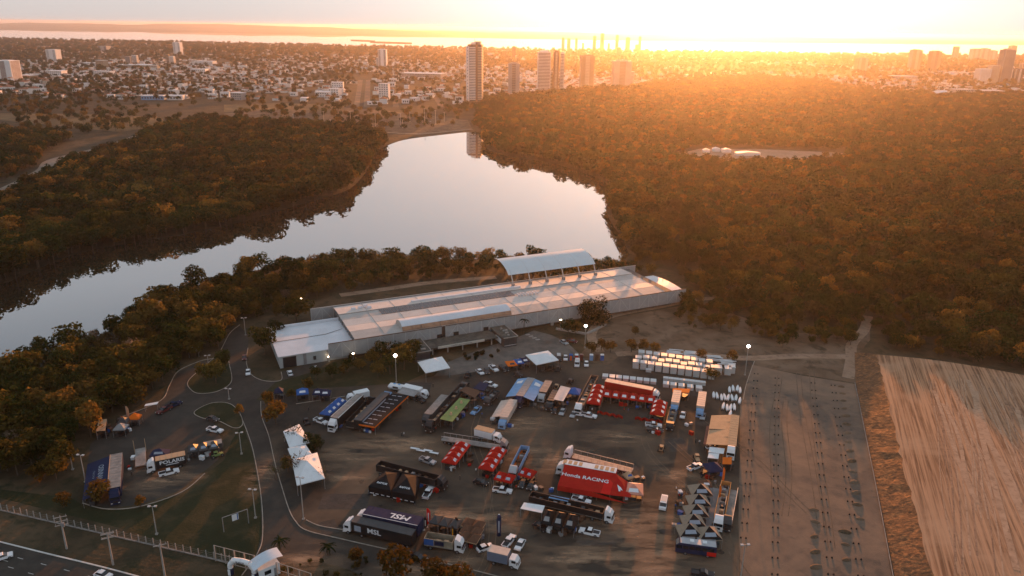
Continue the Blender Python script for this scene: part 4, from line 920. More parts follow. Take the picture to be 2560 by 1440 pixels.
# curved canopy on raking posts over the back of the roof
CAN = mat('canopy_membrane', (0.6, 0.68, 0.7), 0.5, var=0.05, scale=0.2)
arc = [(31.6, 8.0), (32.3, 10.4), (33.6, 12.6), (36.0, 14.4), (39.0, 15.6), (42.0, 16.3), (45.0, 16.6), (47.5, 16.6)]
US = [109.4 + 8.8 * i for i in range(6)]
for i in range(5):
    rows = [[(u, v, z) for v, z in arc[2:]] for u in (US[i] - (1.5 if i == 0 else 0), US[i + 1] - .1 + (1.0 if i == 4 else 0))]
    MB().grid(rows).build('canopy_sheet', CAN, hall, smooth=True)
for u in US:
    b = MB()
    for (v0, z0), (v1, z1) in zip(arc[:-1], arc[1:]): b.tube((u, v0, z0 - .25), (u, v1, z1 - .25), .24, n=6)
    b.build('canopy_rib', FRAME, hall)
    MB().box(u - .6, u + .6, 30.9, 32.2, 7.4, 9.0).build('canopy_base', GREY, hall)
    for s in (-1, 1): MB().tube((u, 31.6, 8.6), (u + s * 2.6, 32.6, 10.8), .08).build('canopy_stay', GREY, hall)
# entrance: two dark flat-roofed pavilions, the link roof between them and the lettered fascia
for u0, lab, m in ((47.3, 'dark flat-roofed entrance pavilion with stained roof, beside the yard trees', 'a'), (83.6, 'dark flat-roofed entrance pavilion with pale stained corner, beside the plaza', 'b')):
    o = thing('entrance_pavilion', lab, 'pavilion', HL(u0, -15), HALL_A)
    MB().box(.3, 5.9, .3, 13, 0, 3.4).build('wall', DARK, o); MB().box(0, 6.3, 0, 13.1, 3.4, 4.0).build('roof', MOSS, o)
    for a, c, d, e in ((0, 6.3, -.1, .12), (6.2, 6.45, 0, 13)): MB().box(a, c, d, e, 3.95, 4.18).build('roof_edge', CONC, o)
    for q in range(4): MB().box(1 + rnd.uniform(0, 4), 1.6 + rnd.uniform(0, 4) * 0 + 1.2, 2 + q * 2.4, 2.6 + q * 2.4, 4.0, 4.5).build('roof_vent', CONC, o)
    MB().box(.5, 5.8, .2, .28, .5, .75).build('light_strip', LAMPOFF, o)
    MB().box(-.02, .3, 3, 8, .8, 2.6).build('poster', CANVAS, o)
o = thing('entrance_link', 'dark flat link roof with a white lettered fascia between two entrance pavilions', 'canopy', HL(54, -11.4), HALL_A)
MB().box(0, 29, .5, 9.0, 2.7, 3.1).build('roof', MOSS, o); MB().box(0, 29, 5, 8.9, 0, 2.7).build('wall', BLACK, o)
MB().box(3.6, 23, .1, .45, 2.5, 3.4).build('fascia', mat('fascia_white', (0.5, 0.47, 0.4), .8, var=.1), o)
for q in range(5): MB().box(1.5 + q * 6.2, 1.9 + q * 6.2, 1, 1.4, 0, 2.7).build('column', CONC, o)
lettering('CENTRO DE CONVENÇÕES', .7, DPRINT, o, (13.3, .1, 2.95), (1, 0, 0), (0, 0, 1), sx=1.0)
for u, v in ((98.4, -6.5), (98.9, -8.6), (99.4, -10.7), (99.9, -12.8)):
    tag(MB().box(-.9, .9, -.5, .5, 0, .16).build('stepping_slab', CONC, None, HL(u, v), HALL_A), 'pale stepping slab in the path leading down from the hall', 'slab', 'stepping slabs by the palm')
for a, c in (((112, -6), (121, -16)), ((121, -16), (134, -10))):
    l = [HL(*a), HL(*c)]; tag(strip(l, .8, 0, .8, 'planter_wall', CONC), 'low concrete planter wall below the hall screens, %s side' % ('short' if a[0] < 120 else 'long'), 'wall')
# ------------------------------------------------------------------ vehicles
def wheels(o, xs, y, r, w, twin=False):
    key = ('wheel', r, w)
    if key not in _fonts:
        _fonts[key] = (MB().tube((0, -w / 2, 0), (0, w / 2, 0), r, r, 10).mesh('wheel', TYRE), MB().tube((0, -w / 2 - .02, 0), (0, w / 2 + .02, 0), r * .55, r * .55, 8).mesh('rim', RIM))
    for x in xs:
        for s in (-1, 1):
            wo = link('wheel', _fonts[key][0], o, (x, s * y, r)); link('rim', _fonts[key][1], wo)
def ctr(px, py, z): return G(px, py, z)
def at(px, py, dx, dy, z=0.9):
    """place and heading: centre of the thing at px,py, its nose towards dx,dy"""
    p = G(px, py, z); q = G(px + dx, py + dy, z); p.z = 0
    return p, head(p, q)
_VP = {}
def vehicle(kind, maker, name, cat, px, py, dx, dy, label, *cols, z=0.9, group=None, s=1.0):
    p, h = at(px, py, dx, dy, z)
    key = (kind, cols)
    if key in _VP: o = clone(_VP[key])
    else:
        o = thing(name, label, cat, p, h); maker(o, *cols); _VP[key] = o
    o.location = p; o.rotation_euler = (0, 0, h); o.scale = (s, s, s); tag(o, label, cat, group)
    if not group and 'group' in o: del o['group']
    return o
def lamps(o, x0, x1, y, z):
    for s in (-1, 1):
        MB().box(x1 - .06, x1 + .03, s * y - .16, s * y + .16, z - .1, z + .1).build('headlight', LAMP, o)
        MB().box(x0 - .03, x0 + .06, s * y - .14, s * y + .14, z - .05, z + .18).build('tail_light', TAIL, o)
def m_pickup(o, body):
    ins = lambda x, z: .05 + .1 * (z > .95)
    MB().prism_y([(-2.65, .45), (-2.65, 1.0), (-.75, 1.02), (1.05, 1.1), (2.55, .98), (2.68, .75), (2.66, .42), (1.3, .36), (-1.2, .36)], -.93, .93, ins).build('body', body, o)
    MB().prism_y([(-.85, 1.02), (-.62, 1.62), (.45, 1.66), (1.2, 1.1)], -.84, .84, lambda x, z: .16 * (z > 1.3)).build('cabin', GLASS, o)
    MB().box(-.62, .46, -.7, .7, 1.63, 1.74, .06, .06).build('roof', body, o)
    MB().box(-2.5, -.9, -.72, .72, 1.0, 1.045).build('bed', BLACK, o)
    for s in (-1, 1): MB().box(-2.62, -.85, s * .8 - .08, s * .8 + .08, 1.0, 1.14).build('bed_rail', body, o)
    MB().box(-2.66, -2.54, -.8, .8, 1.0, 1.14).build('tailgate', body, o)
    wheels(o, (-1.65, 1.7), .84, .39, .26); lamps(o, -2.65, 2.66, .7, .82)
    for s in (-1, 1): MB().box(.95, 1.1, s * .98 - .08, s * .98 + .08, 1.1, 1.25).build('mirror', BLACK, o)
def m_car(o, body):
    MB().prism_y([(-2.1, .4), (-2.15, .8), (-1.9, .95), (.95, .95), (1.95, .82), (2.1, .6), (2.08, .38), (1.1, .3), (-1.1, .3)], -.87, .87, lambda x, z: .04 + .08 * (z > .85)).build('body', body, o)
    MB().prism_y([(-1.75, .94), (-1.05, 1.42), (.2, 1.44), (1.0, .95)], -.78, .78, lambda x, z: .15 * (z > 1.2)).build('cabin', GLASS, o)
    MB().box(-1.08, .24, -.64, .64, 1.42, 1.5, .08, .06).build('roof', body, o)
    wheels(o, (-1.3, 1.35), .78, .33, .22); lamps(o, -2.12, 2.08, .62, .68)
def m_van(o, body):
    MB().prism_y([(-2.5, .4), (-2.55, 1.9), (1.3, 1.95), (1.95, 1.2), (2.5, 1.05), (2.55, .4)], -.95, .95, lambda x, z: .03 + .09 * (z > 1.5)).build('body', body, o)
    MB().prism_y([(1.28, 1.86), (1.36, 1.9), (2.02, 1.22), (1.92, 1.16)], -.82, .82).build('windscreen', GLASS, o)
    for s in (-1, 1): MB().box(-2.2, 1.2, s * .925 - .02, s * .925 + .02, 1.2, 1.7).build('side_window', GLASS, o)
    MB().box(-1.9, .8, -.7, .7, 1.93, 1.99).build('roof_panel', LAMPOFF, o)
    wheels(o, (-1.6, 1.65), .84, .36, .24); lamps(o, -2.53, 2.53, .74, .8)
def m_buggy(o, body):
    MB().prism_y([(-1.5, .5), (-1.55, 1.0), (-.6, 1.05), (.6, .95), (1.7, .75), (1.75, .5), (.9, .4), (-.9, .4)], -.6, .6, lambda x, z: .06 * (z > .8)).build('body', body, o)
    for s in (-1, 1):
        MB().tube((.75, s * .55, .95), (.25, s * .5, 1.6), .05).build('cage_bar', DARK, o); MB().tube((-1.2, s * .55, 1.0), (-.8, s * .5, 1.6), .05).build('cage_bar', DARK, o)
    MB().box(-.85, .3, -.58, .58, 1.58, 1.66).build('roof', body, o)
    MB().box(-.6, -.1, -.45, .45, .95, 1.3).build('seat', BLACK, o)
    MB().tube((-1.75, 0, .75), (-1.25, 0, .75), .0, .0) if False else None
    wheels(o, (-1.25, 1.3), .8, .42, .32); MB().tube((-1.3, -.4, 1.15), (-1.3, .4, 1.15), .36, .36, 10).build('spare_wheel', TYRE, o)
def cab(o, x, body, tall=True, front=1):
    """forward-control lorry cab whose nose is at x"""
    H = 3.5 if tall else 2.7
    MB().prism_y([(x - 2.1, .9), (x - 2.1, H), (x - .7, H), (x - .12, H - .9), (x, 1.5), (x, .55), (x - .4, .5)], -1.22, 1.22, lambda a, z: .04 + .1 * (z > 2.9)).build('cab', body, o)
    MB().prism_y([(x - .2, H - .95), (x - .1, H - .98), (x + .03, 1.75), (x - .08, 1.72)], -1.08, 1.08).build('windscreen', GLASS, o)
    for s in (-1, 1):
        MB().box(x - 1.5, x - .45, s * 1.2 - .025, s * 1.2 + .025, 1.8, 2.45).build('side_window', GLASS, o)
        MB().box(x - .15, x + .05, s * 1.42 - .1, s * 1.42 + .1, 1.7, 2.4).build('mirror', BLACK, o)
        MB().box(x - .02, x + .04, s * .85 - .2, s * .85 + .2, .75, .95).build('headlight', LAMP, o)
    MB().box(x - .03, x + .035, -.6, .6, .9, 1.45).build('grille', BLACK, o)
    MB().box(x - .05, x + .1, -1.2, 1.2, .4, .7).build('bumper', body, o)
    if tall: MB().prism_y([(x - 2.0, H), (x - 2.0, H + .5), (x - 1.6, H + .52), (x - .9, H)], -1.05, 1.05).build('air_deflector', body, o)
def span(ra, fr, z=0.0):
    """rear and front ends given as points on the photograph at height z"""
    a = G(*ra, z); b_ = G(*fr, z); a.z = b_.z = 0
    return (a + b_) / 2, head(a, b_), (b_ - a).length
def lorry(label, ra, fr, z, cabm, box, roofm=None, kind='box', H=4.0, W=2.55, tall=True, name='race_truck', length=None):
    """lorry or articulated lorry; ra and fr are roof ends seen at height z"""
    c, h, L = span(ra, fr, z); L = length or max(7.5, L)
    o = thing(name, label, 'truck', c, h); x0, x1 = -L / 2, L / 2
    cab(o, x1, cabm, tall)
    MB().box(x0, x1 - .4, -.5, .5, .75, 1.05).build('chassis', BLACK, o)
    b0, b1 = x0, x1 - 2.5; art = L > 11.5
    if kind == 'box':
        MB().box(b0, b1, -W / 2, W / 2, 1.1, H).build('box', box, o)
        MB().box(b0 - .04, b1 + .04, -W / 2 - .04, W / 2 + .04, H, H + .12).build('roof', roofm or box, o)
        MB().box(b0 - .07, b0 - .01, -W / 2 + .1, W / 2 - .1, 1.2, H - .1).build('rear_door', box, o)
        if L > 10:
            n = int((b1 - b0) / 1.5)
            for i in range(n): MB().box(b0 + .2 + i * (b1 - b0) / n, b0 + .26 + i * (b1 - b0) / n, -W / 2 + .1, W / 2 - .1, H + .12, H + .16).build('roof_rib', roofm or box, o)
    elif kind == 'open':
        MB().box(b0, b1, -W / 2, W / 2, 1.05, 1.3).build('floor_bed', TRAILGREY if roofm is None else roofm, o)
        for s in (-1, 1): MB().box(b0, b1, s * W / 2 - .06, s * W / 2 + .06, 1.3, H).build('side_wall', box, o)
        MB().box(b0, b0 + .1, -W / 2, W / 2, 1.3, H).build('tailboard', box, o); MB().box(b1 - .1, b1, -W / 2, W / 2, 1.3, H).build('headboard', box, o)
        n = int((b1 - b0) / 2)
        for i in range(n):
            a = b0 + .6 + i * (b1 - b0 - 1) / n
            MB().box(a, a + rnd.uniform(.6, 1.3), -.9 + rnd.uniform(0, .6), .3 + rnd.uniform(0, .6), 1.3, 1.3 + rnd.uniform(.4, H * .4)).build('load_crate', rnd.choice((DARK, GREY, BROWN, TAN)), o)
    elif kind == 'flat':
        MB().box(b0, b1, -W / 2, W / 2, 1.05, 1.3).build('floor_bed', TRAILGREY, o)
        n = 9
        for i in range(n + 1):
            for s in (-1, 1): MB().tube((b0 + .1 + i * (b1 - b0 - .2) / n, s * (W / 2 - .08), 1.3), (b0 + .1 + i * (b1 - b0 - .2) / n, s * (W / 2 - .08), H), .05, n=4).build('stake', GREY, o)
        for s in (-1, 1): MB().box(b0, b1, s * (W / 2 - .08) - .05, s * (W / 2 - .08) + .05, H - .1, H).build('top_rail', ALU, o)
    wx = [x1 - 1.4] + ([x1 - 5.2] if art else []) + ([x0 + 1.2, x0 + 2.5, x0 + 3.8] if art else [x0 + 1.6])
    wheels(o, wx, 1.05, .5, .35)
    return o, x0, x1, b0, b1
def awning(o, b0, b1, side, z0, reach, z1, m, legs=True, name='awning'):
    """sloping cloth from the side of the box down to its legs"""
    y0 = side * 1.3; y1 = side * (1.3 + reach)
    p = MB().add([(b0, y0, z0), (b1, y0, z0), (b1, y1, z1), (b0, y1, z1), (b0, y0, z0 - .06), (b1, y0, z0 - .06), (b1, y1, z1 - .06), (b0, y1, z1 - .06)], [(0, 1, 2, 3), (7, 6, 5, 4), (0, 4, 5, 1), (1, 5, 6, 2), (2, 6, 7, 3), (3, 7, 4, 0)]).build(name, m, o)
    if legs:
        n = max(2, int((b1 - b0) / 3.5))
        for i in range(n + 1): MB().tube((b0 + .05 + (b1 - b0 - .1) * i / n, y1 - side * .05, 0), (b0 + .05 + (b1 - b0 - .1) * i / n, y1 - side * .05, z1), .05, n=4).build('awning_leg', GREY, p)
        k_ = int((b1 - b0) / 2.2)
        for i in range(k_):
            gx = b0 + (i + .5) * (b1 - b0) / k_; yy = side * (1.3 + reach * rnd.uniform(.3, .75)); MB().box(gx - .8, gx + .8, yy - .6, yy + .6, 0, rnd.uniform(.7, 1.5)).build('gear_case', rnd.choice((DARK, BLACK)), p)
    return p
_TP = {}
def tent(px, py, sx, sy, ang, m, label, group=None, ridge=1.5, h=2.6, print_=True, pm=None, trim=None, z=None, name='canopy_tent', side=None):
    """pop-up tent: pyramid top, hanging edge, four legs; px,py is its centre at eave height"""
    p = G(px, py, h if z is None else z); p.z = 0
    key = (round(sx, 2), round(sy, 2), m.name, ridge, h, print_, pm.name if pm else '', trim.name if trim else '', side.name if side else '')
    if key in _TP: o = clone(_TP[key])
    else:
        o = thing(name, label, 'tent', p, ang); a, c = sx / 2, sy / 2
        tp = [(-a, -c, h), (a, -c, h), (a, c, h), (-a, c, h), (0, 0, h + ridge)]
        if side:
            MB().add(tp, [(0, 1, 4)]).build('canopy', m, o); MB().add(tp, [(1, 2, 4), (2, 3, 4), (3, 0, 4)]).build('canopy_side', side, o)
        else: MB().add(tp, [(0, 1, 4), (1, 2, 4), (2, 3, 4), (3, 0, 4)]).build('canopy', m, o)
        for (q, r_) in ((0, 1), (1, 2), (2, 3), (3, 0)):
            A, B2 = Vector(tp[q]), Vector(tp[r_]); MB().add([A, B2, B2 - Vector((0, 0, .3)), A - Vector((0, 0, .3))], [(0, 1, 2, 3)]).build('valance', trim or m, o)
        for q in range(4): MB().tube((tp[q][0] * .98, tp[q][1] * .98, 0), (tp[q][0] * .98, tp[q][1] * .98, h), .045, n=4).build('leg', GREY, o)
        for q in range(3):
            gx, gy = (-a * .6, 0, a * .6)[q], rnd.uniform(-.35, .35) * c; gw = a * .26; MB().box(gx - gw, gx + gw, gy - c * .5, gy + c * .5, 0, rnd.uniform(.8, 1.7)).build('gear_case', rnd.choice((DARK, BLACK, DARK)), o)
        if print_:
            for s in (-1, 1):
                n_ = Vector((0, s * ridge, c)).normalized(); yy = Vector((0, -s * c, ridge)).normalized()
                w = a * .52; og = Vector((0, s * c * .62, h + ridge * .38)) + Vector((0, s * ridge, c)).normalized() * .03
                MB().add([og + Vector((-w, 0, 0)) - yy * .34 * c * .6, og + Vector((w, 0, 0)) - yy * .34 * c * .6, og + Vector((w * .86, 0, 0)) + yy * .34 * c * .6, og + Vector((-w * .86, 0, 0)) + yy * .34 * c * .6], [(0, 1, 2, 3)]).build('logo_print', pm or PRINT, o)
        _TP[key] = o
    o.location = p; o.rotation_euler = (0, 0, ang); tag(o, label, 'tent', group)
    return o
def tent_row(p0, p1, n, sy, m, label, group, **kw):
    """n equal tents side by side between two points of the photograph at eave height"""
    h = kw.get('h', 2.6); a = G(*p0, h); c = G(*p1, h); d = c - a; L = d.length / n; ang = math.atan2(d.y, d.x); out = []
    for i in range(n):
        q = a + d * ((i + .5) / n)
        out.append(tent(0, 0, round(L - .1, 1), sy, ang, m, label, group, **kw)); out[-1].location = (q.x, q.y, 0)
    return out
def flat_canopy(name, label, px4, z, m, cat='canopy', h=None, ridge=None, leg=ALU, edge=.25):
    """cloth or sheet roof over four corners given on the photograph at height z"""
    P = [G(x, y, z) for x, y in px4]; c = sum(P, Vector()) / 4; c.z = 0
    o = thing(name, label, cat, c, 0); q = [p - c for p in P]
    if ridge: MB().add(q + [Vector((0, 0, z + ridge))], [(0, 1, 4), (1, 2, 4), (2, 3, 4), (3, 0, 4)]).build('cover', m, o)
    else: MB().add(q + [v - Vector((0, 0, .12)) for v in q], [(0, 1, 2, 3), (7, 6, 5, 4), (0, 4, 5, 1), (1, 5, 6, 2), (2, 6, 7, 3), (3, 7, 4, 0)]).build('cover', m, o)
    if ridge:
        for i in range(4):
            A, B2 = q[i], q[(i + 1) % 4]; MB().add([A, B2, B2 - Vector((0, 0, edge)), A - Vector((0, 0, edge))], [(0, 1, 2, 3)]).build('valance', m, o)
    for v in q: MB().tube((v.x * .97, v.y * .97, 0), (v.x * .97, v.y * .97, z - .05), .06, n=5).build('leg', GREY, o)
    if m not in (CANVAS,):
        for i in range(3):
            for j in range(2):
                a_ = q[0].lerp(q[1], (j + .5) / 2); b_ = q[3].lerp(q[2], (j + .5) / 2); v = a_.lerp(b_, (i + .5) / 3); MB().box(-.9, .9, -.6, .6, 0, rnd.uniform(.7, 1.6)).build('gear_case', rnd.choice((DARK, BLACK)), o, (v.x, v.y, 0), rnd.uniform(0, 3))
    return o, q
def mast(label, top, base, lit=0, arms=2, name='light_mast', group=None, h=None, m=None):
    p = G(*base); d = fw * FPX + cr * (top[0] - 1280) + cu * (720 - top[1]); H = CAMH + d.z * p.y / d.y
    o = thing(name, label, 'lamp post', p, rnd.uniform(-.3, .3), group)
    MB().tube((0, 0, 0), (0, 0, H), .16, .09, 8).build('pole', m or CONC, o); MB().box(-.3, .3, -.3, .3, 0, .35).build('footing', CONC, o)
    MB().tube((-.9, 0, H), (.9, 0, H), .05, n=4).build('crossarm', ALU, o)
    if lit == 2: MB().tube((0, 0, H - .35), (0, 0, H), .35, .62, 10).tube((0, 0, H), (0, 0, H + .5), .62, .3, 10).build('lamp_head', FLOOD, o); return o
    for s in ((-1, 1) if arms == 2 else (0,)):
        k = .42 if lit == 2 else .26
        MB().box(s * .75 - k * 1.3, s * .75 + k * 1.3, -k, k, H - .05, H + (.55 if lit == 2 else .18)).build('lamp_head', FLOOD if lit == 2 else FLOODS if lit else LAMPOFF, o)
    return o
def person(px, py, shirt, trousers, label, rz=0.0):
    p = G(px, py); o = thing('person', label, 'person', p, rz)
    V = [(0, 0, .95), (0, 0, 1.2), (0, 0, 1.42), (0, 0, 1.52), (0, 0.02, 1.66), (.1, 0, .9), (.12, .02, .5), (.12, 0, .08), (.12, .12, .04), (-.1, 0, .9), (-.12, -.02, .5), (-.12, -.06, .08), (-.12, .07, .04), (.2, 0, 1.38), (.26, 0, 1.1), (.27, .08, .86), (-.2, 0, 1.38), (-.26, 0, 1.1), (-.27, .08, .86)]
    E_ = [(0, 1), (1, 2), (2, 3), (3, 4), (0, 5), (5, 6), (6, 7), (7, 8), (0, 9), (9, 10), (10, 11), (11, 12), (2, 13), (13, 14), (14, 15), (2, 16), (16, 17), (17, 18)]
    Rr = [.15, .15, .14, .06, .11, .1, .07, .05, .05, .1, .07, .05, .05, .07, .05, .04, .07, .05, .04]
    if 'person' not in _fonts:
        me = bpy.data.meshes.new('body'); me.from_pydata(V, E_, []); t_ = bpy.data.objects.new('body', me); C.objects.link(t_)
        md = t_.modifiers.new('skin', 'SKIN'); 
        for i, s in enumerate(me.skin_vertices[0].data): s.radius = (Rr[i], Rr[i] * .8)
        me.skin_vertices[0].data[0].use_root = True
        t_.modifiers.new('sub', 'SUBSURF').levels = 1
        dg = bpy.context.evaluated_depsgraph_get(); _fonts['person'] = bpy.data.meshes.new_from_object(t_.evaluated_get(dg)); bpy.data.objects.remove(t_)
    bm_ = _fonts['person'].copy(); bm_.materials.clear()
    for m in (mat('skin', (.35, .2, .14), .6, var=0), shirt, trousers, BLACK): bm_.materials.append(m)
    for f in bm_.polygons:
        z = f.center.z; x = abs(f.center.x)
        f.material_index = 3 if z > 1.7 or z < .1 else 0 if z > 1.47 or (x > .2 and z < 1.05) else 1 if z > .95 else 2
    link('body', bm_, o)
    return o
# ------------------------------------------------------------------ race lorries
o, x0, x1, b0, b1 = lorry('long black box truck lettered MSL on its side, parked along the kerb', (1034, 1332), (862, 1292), 4.0, WHITE, BLACK, DARK)
lettering('MSL', 1.9, PRINT, o, (b0 + (b1 - b0) * .62, 1.275, 2.5), (-1, 0, 0), (0, 0, 1), bold=.05, sx=1.15)
MB().box(b1 - 2.6, b1 - .8, 1.27, 1.295, 1.6, 3.2).build('side_print', GPRINT, o)
o, x0, x1, b0, b1 = lorry('wide navy-roofed truck with MSL painted on its roof, beside the black box truck', (1051, 1304), (892, 1271), 4.4, WHITE, NAVY, NAVY, H=4.4, W=3.7)
lettering('MSL', 2.5, PRINT, o, (b0 + (b1 - b0) * .36, 0, 4.55), (1, 0, 0), (0, 1, 0), shear=.2, bold=.06, sx=1.3, off=.03)
MB().box(b0, b1, 1.78, 1.88, 4.4, 4.6).build('roof_edge', CANVAS, o)
o, x0, x1, b0, b1 = lorry('painted open-top truck with clutter on its roof deck, by the feather flags', (1064, 1337), (1160, 1352), 3.2, WHITE, mat('painted_side', (.3, .27, .2), .6, var=.5, scale=.3), H=3.2, kind='open')
MB().box(b0, b0 + 2.4, -1.35, -1.33, 1.4, 3.1).build('side_print', BLUE, o); MB().box(b0 + 2.6, b0 + 5, -1.35, -1.33, 1.6, 2.9).build('side_print', NAVY, o)
o, x0, x1, b0, b1 = lorry('red race trailer with a huge red sloping awning reading Honda RACING', (1541, 1177), (1393, 1151), 4.2, WHITE, RED, CANVAS, H=4.2)
for i in range(10): 
    if i not in (4, 5): MB().box(b0 + .6 + i * 1.5, b0 + 1.55 + i * 1.5, -.9, .9, 4.36, 4.4).build('roof_light', TAN, o)
aw = awning(o, b0, b1, 1, 4.15, 8.2, 2.5, RED)
MB().add([(b0, 1.3, 4.15), (b0, 9.5, 2.5), (b0 - 5.5, 8.8, 2.5), (b0 - 4.6, 3.2, 2.9)], [(0, 1, 2), (0, 2, 3)]).build('awning_hip', RED, aw)
MB().add([(b0 + 2.4, 5.6, 3.32), (b0 + 2.6, 9.4, 2.56), (b0 + .1, 9.4, 2.56), (b0 + .05, 5.0, 3.45), (b0 + 1.4, 3.6, 3.72)], [(0, 1, 2, 3, 4)]).build('chevron_print', BRED, aw)
MB().add([(b0 + 5, 9.5, 2.45), (b1, 9.5, 2.45), (b1, 9.9, 1.2), (b0 - 5, 9.9, 1.2)], [(0, 1, 2, 3)]).build('awning_skirt', RED, aw)
sl_ = Vector((0, -8.2, 1.65)).normalized()
lettering('Honda RACING', 1.75, PRINT, aw, (b0 + (b1 - b0) * .54, 5.0, 3.43), (-1, 0, 0), sl_, bold=.03, sx=1.12, off=.05)
MB().add([(b0 - 1.2, 5.4, 3.44), (b0 - 2.0, 7.8, 3.0), (b0 - 2.5, 7.6, 3.02), (b0 - 2.2, 7.0, 3.12), (b0 - 3.0, 7.2, 3.04), (b0 - 2.3, 6.2, 3.25)], [(0, 1, 2, 3, 4, 5)]).build('wing_emblem', PRINT, aw)
lorry('stake-sided flatbed truck with white cab behind the red sloping awning', (1582, 1166), (1413, 1124), 2.6, WHITE, GREY, H=2.7, kind='flat')
o, x0, x1, b0, b1 = lorry('long red trailer with pale roof inside the ring of red tents', (1515, 950), (1650, 976), 4.2, WHITE, RED, mat('pale_dusty_sunlit_panel', (.55, .45, .38), .6, var=.15), H=4.2)
lorry('open dark trailer truck with white cab, beside the three black peaked tents', (1326, 1234), (1534, 1282), 3.0, WHITE, BLACK, H=3.0, kind='open')
o, x0, x1, b0, b1 = lorry('navy race truck with wide lettered side awning on the small lot', (291, 1135), (284, 1232), 4.0, NAVY, NAVY, TRAILGREY, H=4.0, W=3.0)
aw = awning(o, b0, b1 + .5, -1, 3.95, 6.2, 2.5, NAVY, name='awning')
MB().box(b0, b1, -1.62, -1.5, 4.0, 4.22).build('roof_edge', TAN, o)
dn = Vector((0, -6.2, -1.45)).normalized()
lettering('VINNISO', 2.0, GPRINT, aw, (b0 + (b1 - b0) * .42, -3.6, 3.43), (-1, 0, 0), dn, shear=.15, bold=.02, off=.05)
lettering('RACING', .75, GPRINT, aw, (b0 + (b1 - b0) * .42, -5.4, 3.0), (-1, 0, 0), dn, spacing=1.6, off=.05)
rg = MB(); ci = Vector((b1 - 1.6, -4.2, 3.32)); ex = Vector((-1, 0, 0))
for i in range(24):
    a, c = 2 * math.pi * i / 24, 2 * math.pi * (i + 1) / 24
    P4 = [ci + ex * 1.7 * k * math.cos(t_) + dn * 1.5 * k * math.sin(t_) + Vector((0, 0, .06)) for k, t_ in ((1, a), (1, c), (.86, c), (.86, a))]; rg.add(P4, [(0, 1, 2, 3)])
rg.build('ring_emblem', GPRINT, aw)
o, x0, x1, b0, b1 = lorry('black trailer with white POLARIS lettering and pale roof, white cab', (462, 1133), (364, 1153), 3.7, WHITE, BLACK, TAN, H=3.7)
lettering('POLARIS', 1.5, PRINT, o, (b0 + (b1 - b0) * .46, 1.275, 2.75), (-1, 0, 0), (0, 0, 1), bold=.04, sx=1.15)
MB().box(b0 + (b1 - b0) * .24, b0 + (b1 - b0) * .68, 1.275, 1.3, 1.75, 1.95).build('underline_print', PRINT, o)
o, x0, x1, b0, b1 = lorry('dark trailer truck with worn roof next to the row of blue tents', (900, 986), (826, 1054), 4.0, WHITE, BLACK, TRAILGREY)
for s in (-1, 1): MB().box(b0, b1, s * 1.3 - .05, s * 1.3 + .05, 4.1, 4.25).build('roof_edge', CANVAS, o)
o, x0, x1, b0, b1 = lorry('black trailer with pale side stripe and light blue cab beside the orange-edged canopy', (893, 1052), (974, 974), 3.9, LBLUE, BLACK, DARK)
MB().box(b0 + 1, b1 - 3, -1.31, -1.28, 2.6, 3.6).build('side_print', GPRINT, o)
lorry('black open truck alongside the green canopy', (1139, 981), (1070, 1060), 3.4, BLACK, BLACK, H=3.4, kind='open')
lorry('low brown flatbed truck parked behind the red tent rows', (1106, 1087), (1270, 1112), 2.4, GREY, BROWN, H=2.6, kind='flat')
lorry('white van-bodied truck standing behind the brown flatbed', (1190, 1068), (1252, 1083), 3.3, WHITE, WHITE, TAN, H=3.3, tall=False, name='box_truck')
lorry('black open trailer truck behind the black logo tents', (946, 1156), (1114, 1199), 3.4, BLACK, BLACK, H=3.4, kind='open')
lorry('grey-blue curtain box truck in the bottom row beside two white cars', (1223, 1370), (1297, 1387), 3.6, WHITE, mat('grey_blue_curtain', (.16, .19, .26), .6, var=.08), mat('pale_dusty_sunlit_panel', (.55, .45, .38)), H=3.6, tall=False, name='box_truck')
lorry('open truck carrying orange crates between two red tent rows', (1313, 1114), (1280, 1180), 3.0, SILVER, LBLUE, ORANGE, H=3.0, kind='open')
o, x0, x1, b0, b1 = lorry('navy truck with pale blue awnings on both sides', (1328, 945), (1294, 998), 3.7, NAVY, NAVY, GREY, H=3.7)
for s in (-1, 1):
    aw = awning(o, b0, b1, s, 3.6, 3.6, 2.6, LBLUE); MB().add([(b0 + 2, s * 2.2, 3.44), (b0 + 4.5, s * 2.2, 3.44), (b0 + 4.2, s * 4.2, 2.88), (b0 + 2.4, s * 4.2, 2.88)], [(0, 1, 2, 3)]).build('logo_print', PRINT, aw)
lorry('small black truck under the silver sheet canopy', (1392, 975), (1372, 1010), 2.9, BLACK, BLACK, H=2.9, tall=False, name='box_truck')
lorry('dark open-top trailer truck with white cab beside the red tents', (1487, 938), (1444, 1022), 2.8, WHITE, DARK, H=2.8, kind='open')
o, x0, x1, b0, b1 = lorry('old pale van truck with a pinkish side awning and light cab', (1284, 999), (1254, 1052), 3.3, LBLUE, mat('faded_pink_panel', (.5, .42, .36), .6, var=.15), H=3.3, tall=False, name='box_truck')
awning(o, b0, b1 - .5, -1, 3.2, 3.0, 2.3, mat('faded_pink_panel', (.5, .42, .36)))
lorry('pale box truck with sunlit top and light blue cab by the orange canopy', (1694, 976), (1686, 1014), 3.4, LBLUE, mat('pale_dusty_sunlit_panel', (.55, .45, .38)), H=3.4, tall=False, name='box_truck')  # warm sunlight put into the colour of a white box
lorry('dark open truck loaded with motorbikes in front of the pale box truck', (1685, 1018), (1674, 1064), 2.2, BLACK, DARK, H=2.2, kind='open', tall=False)
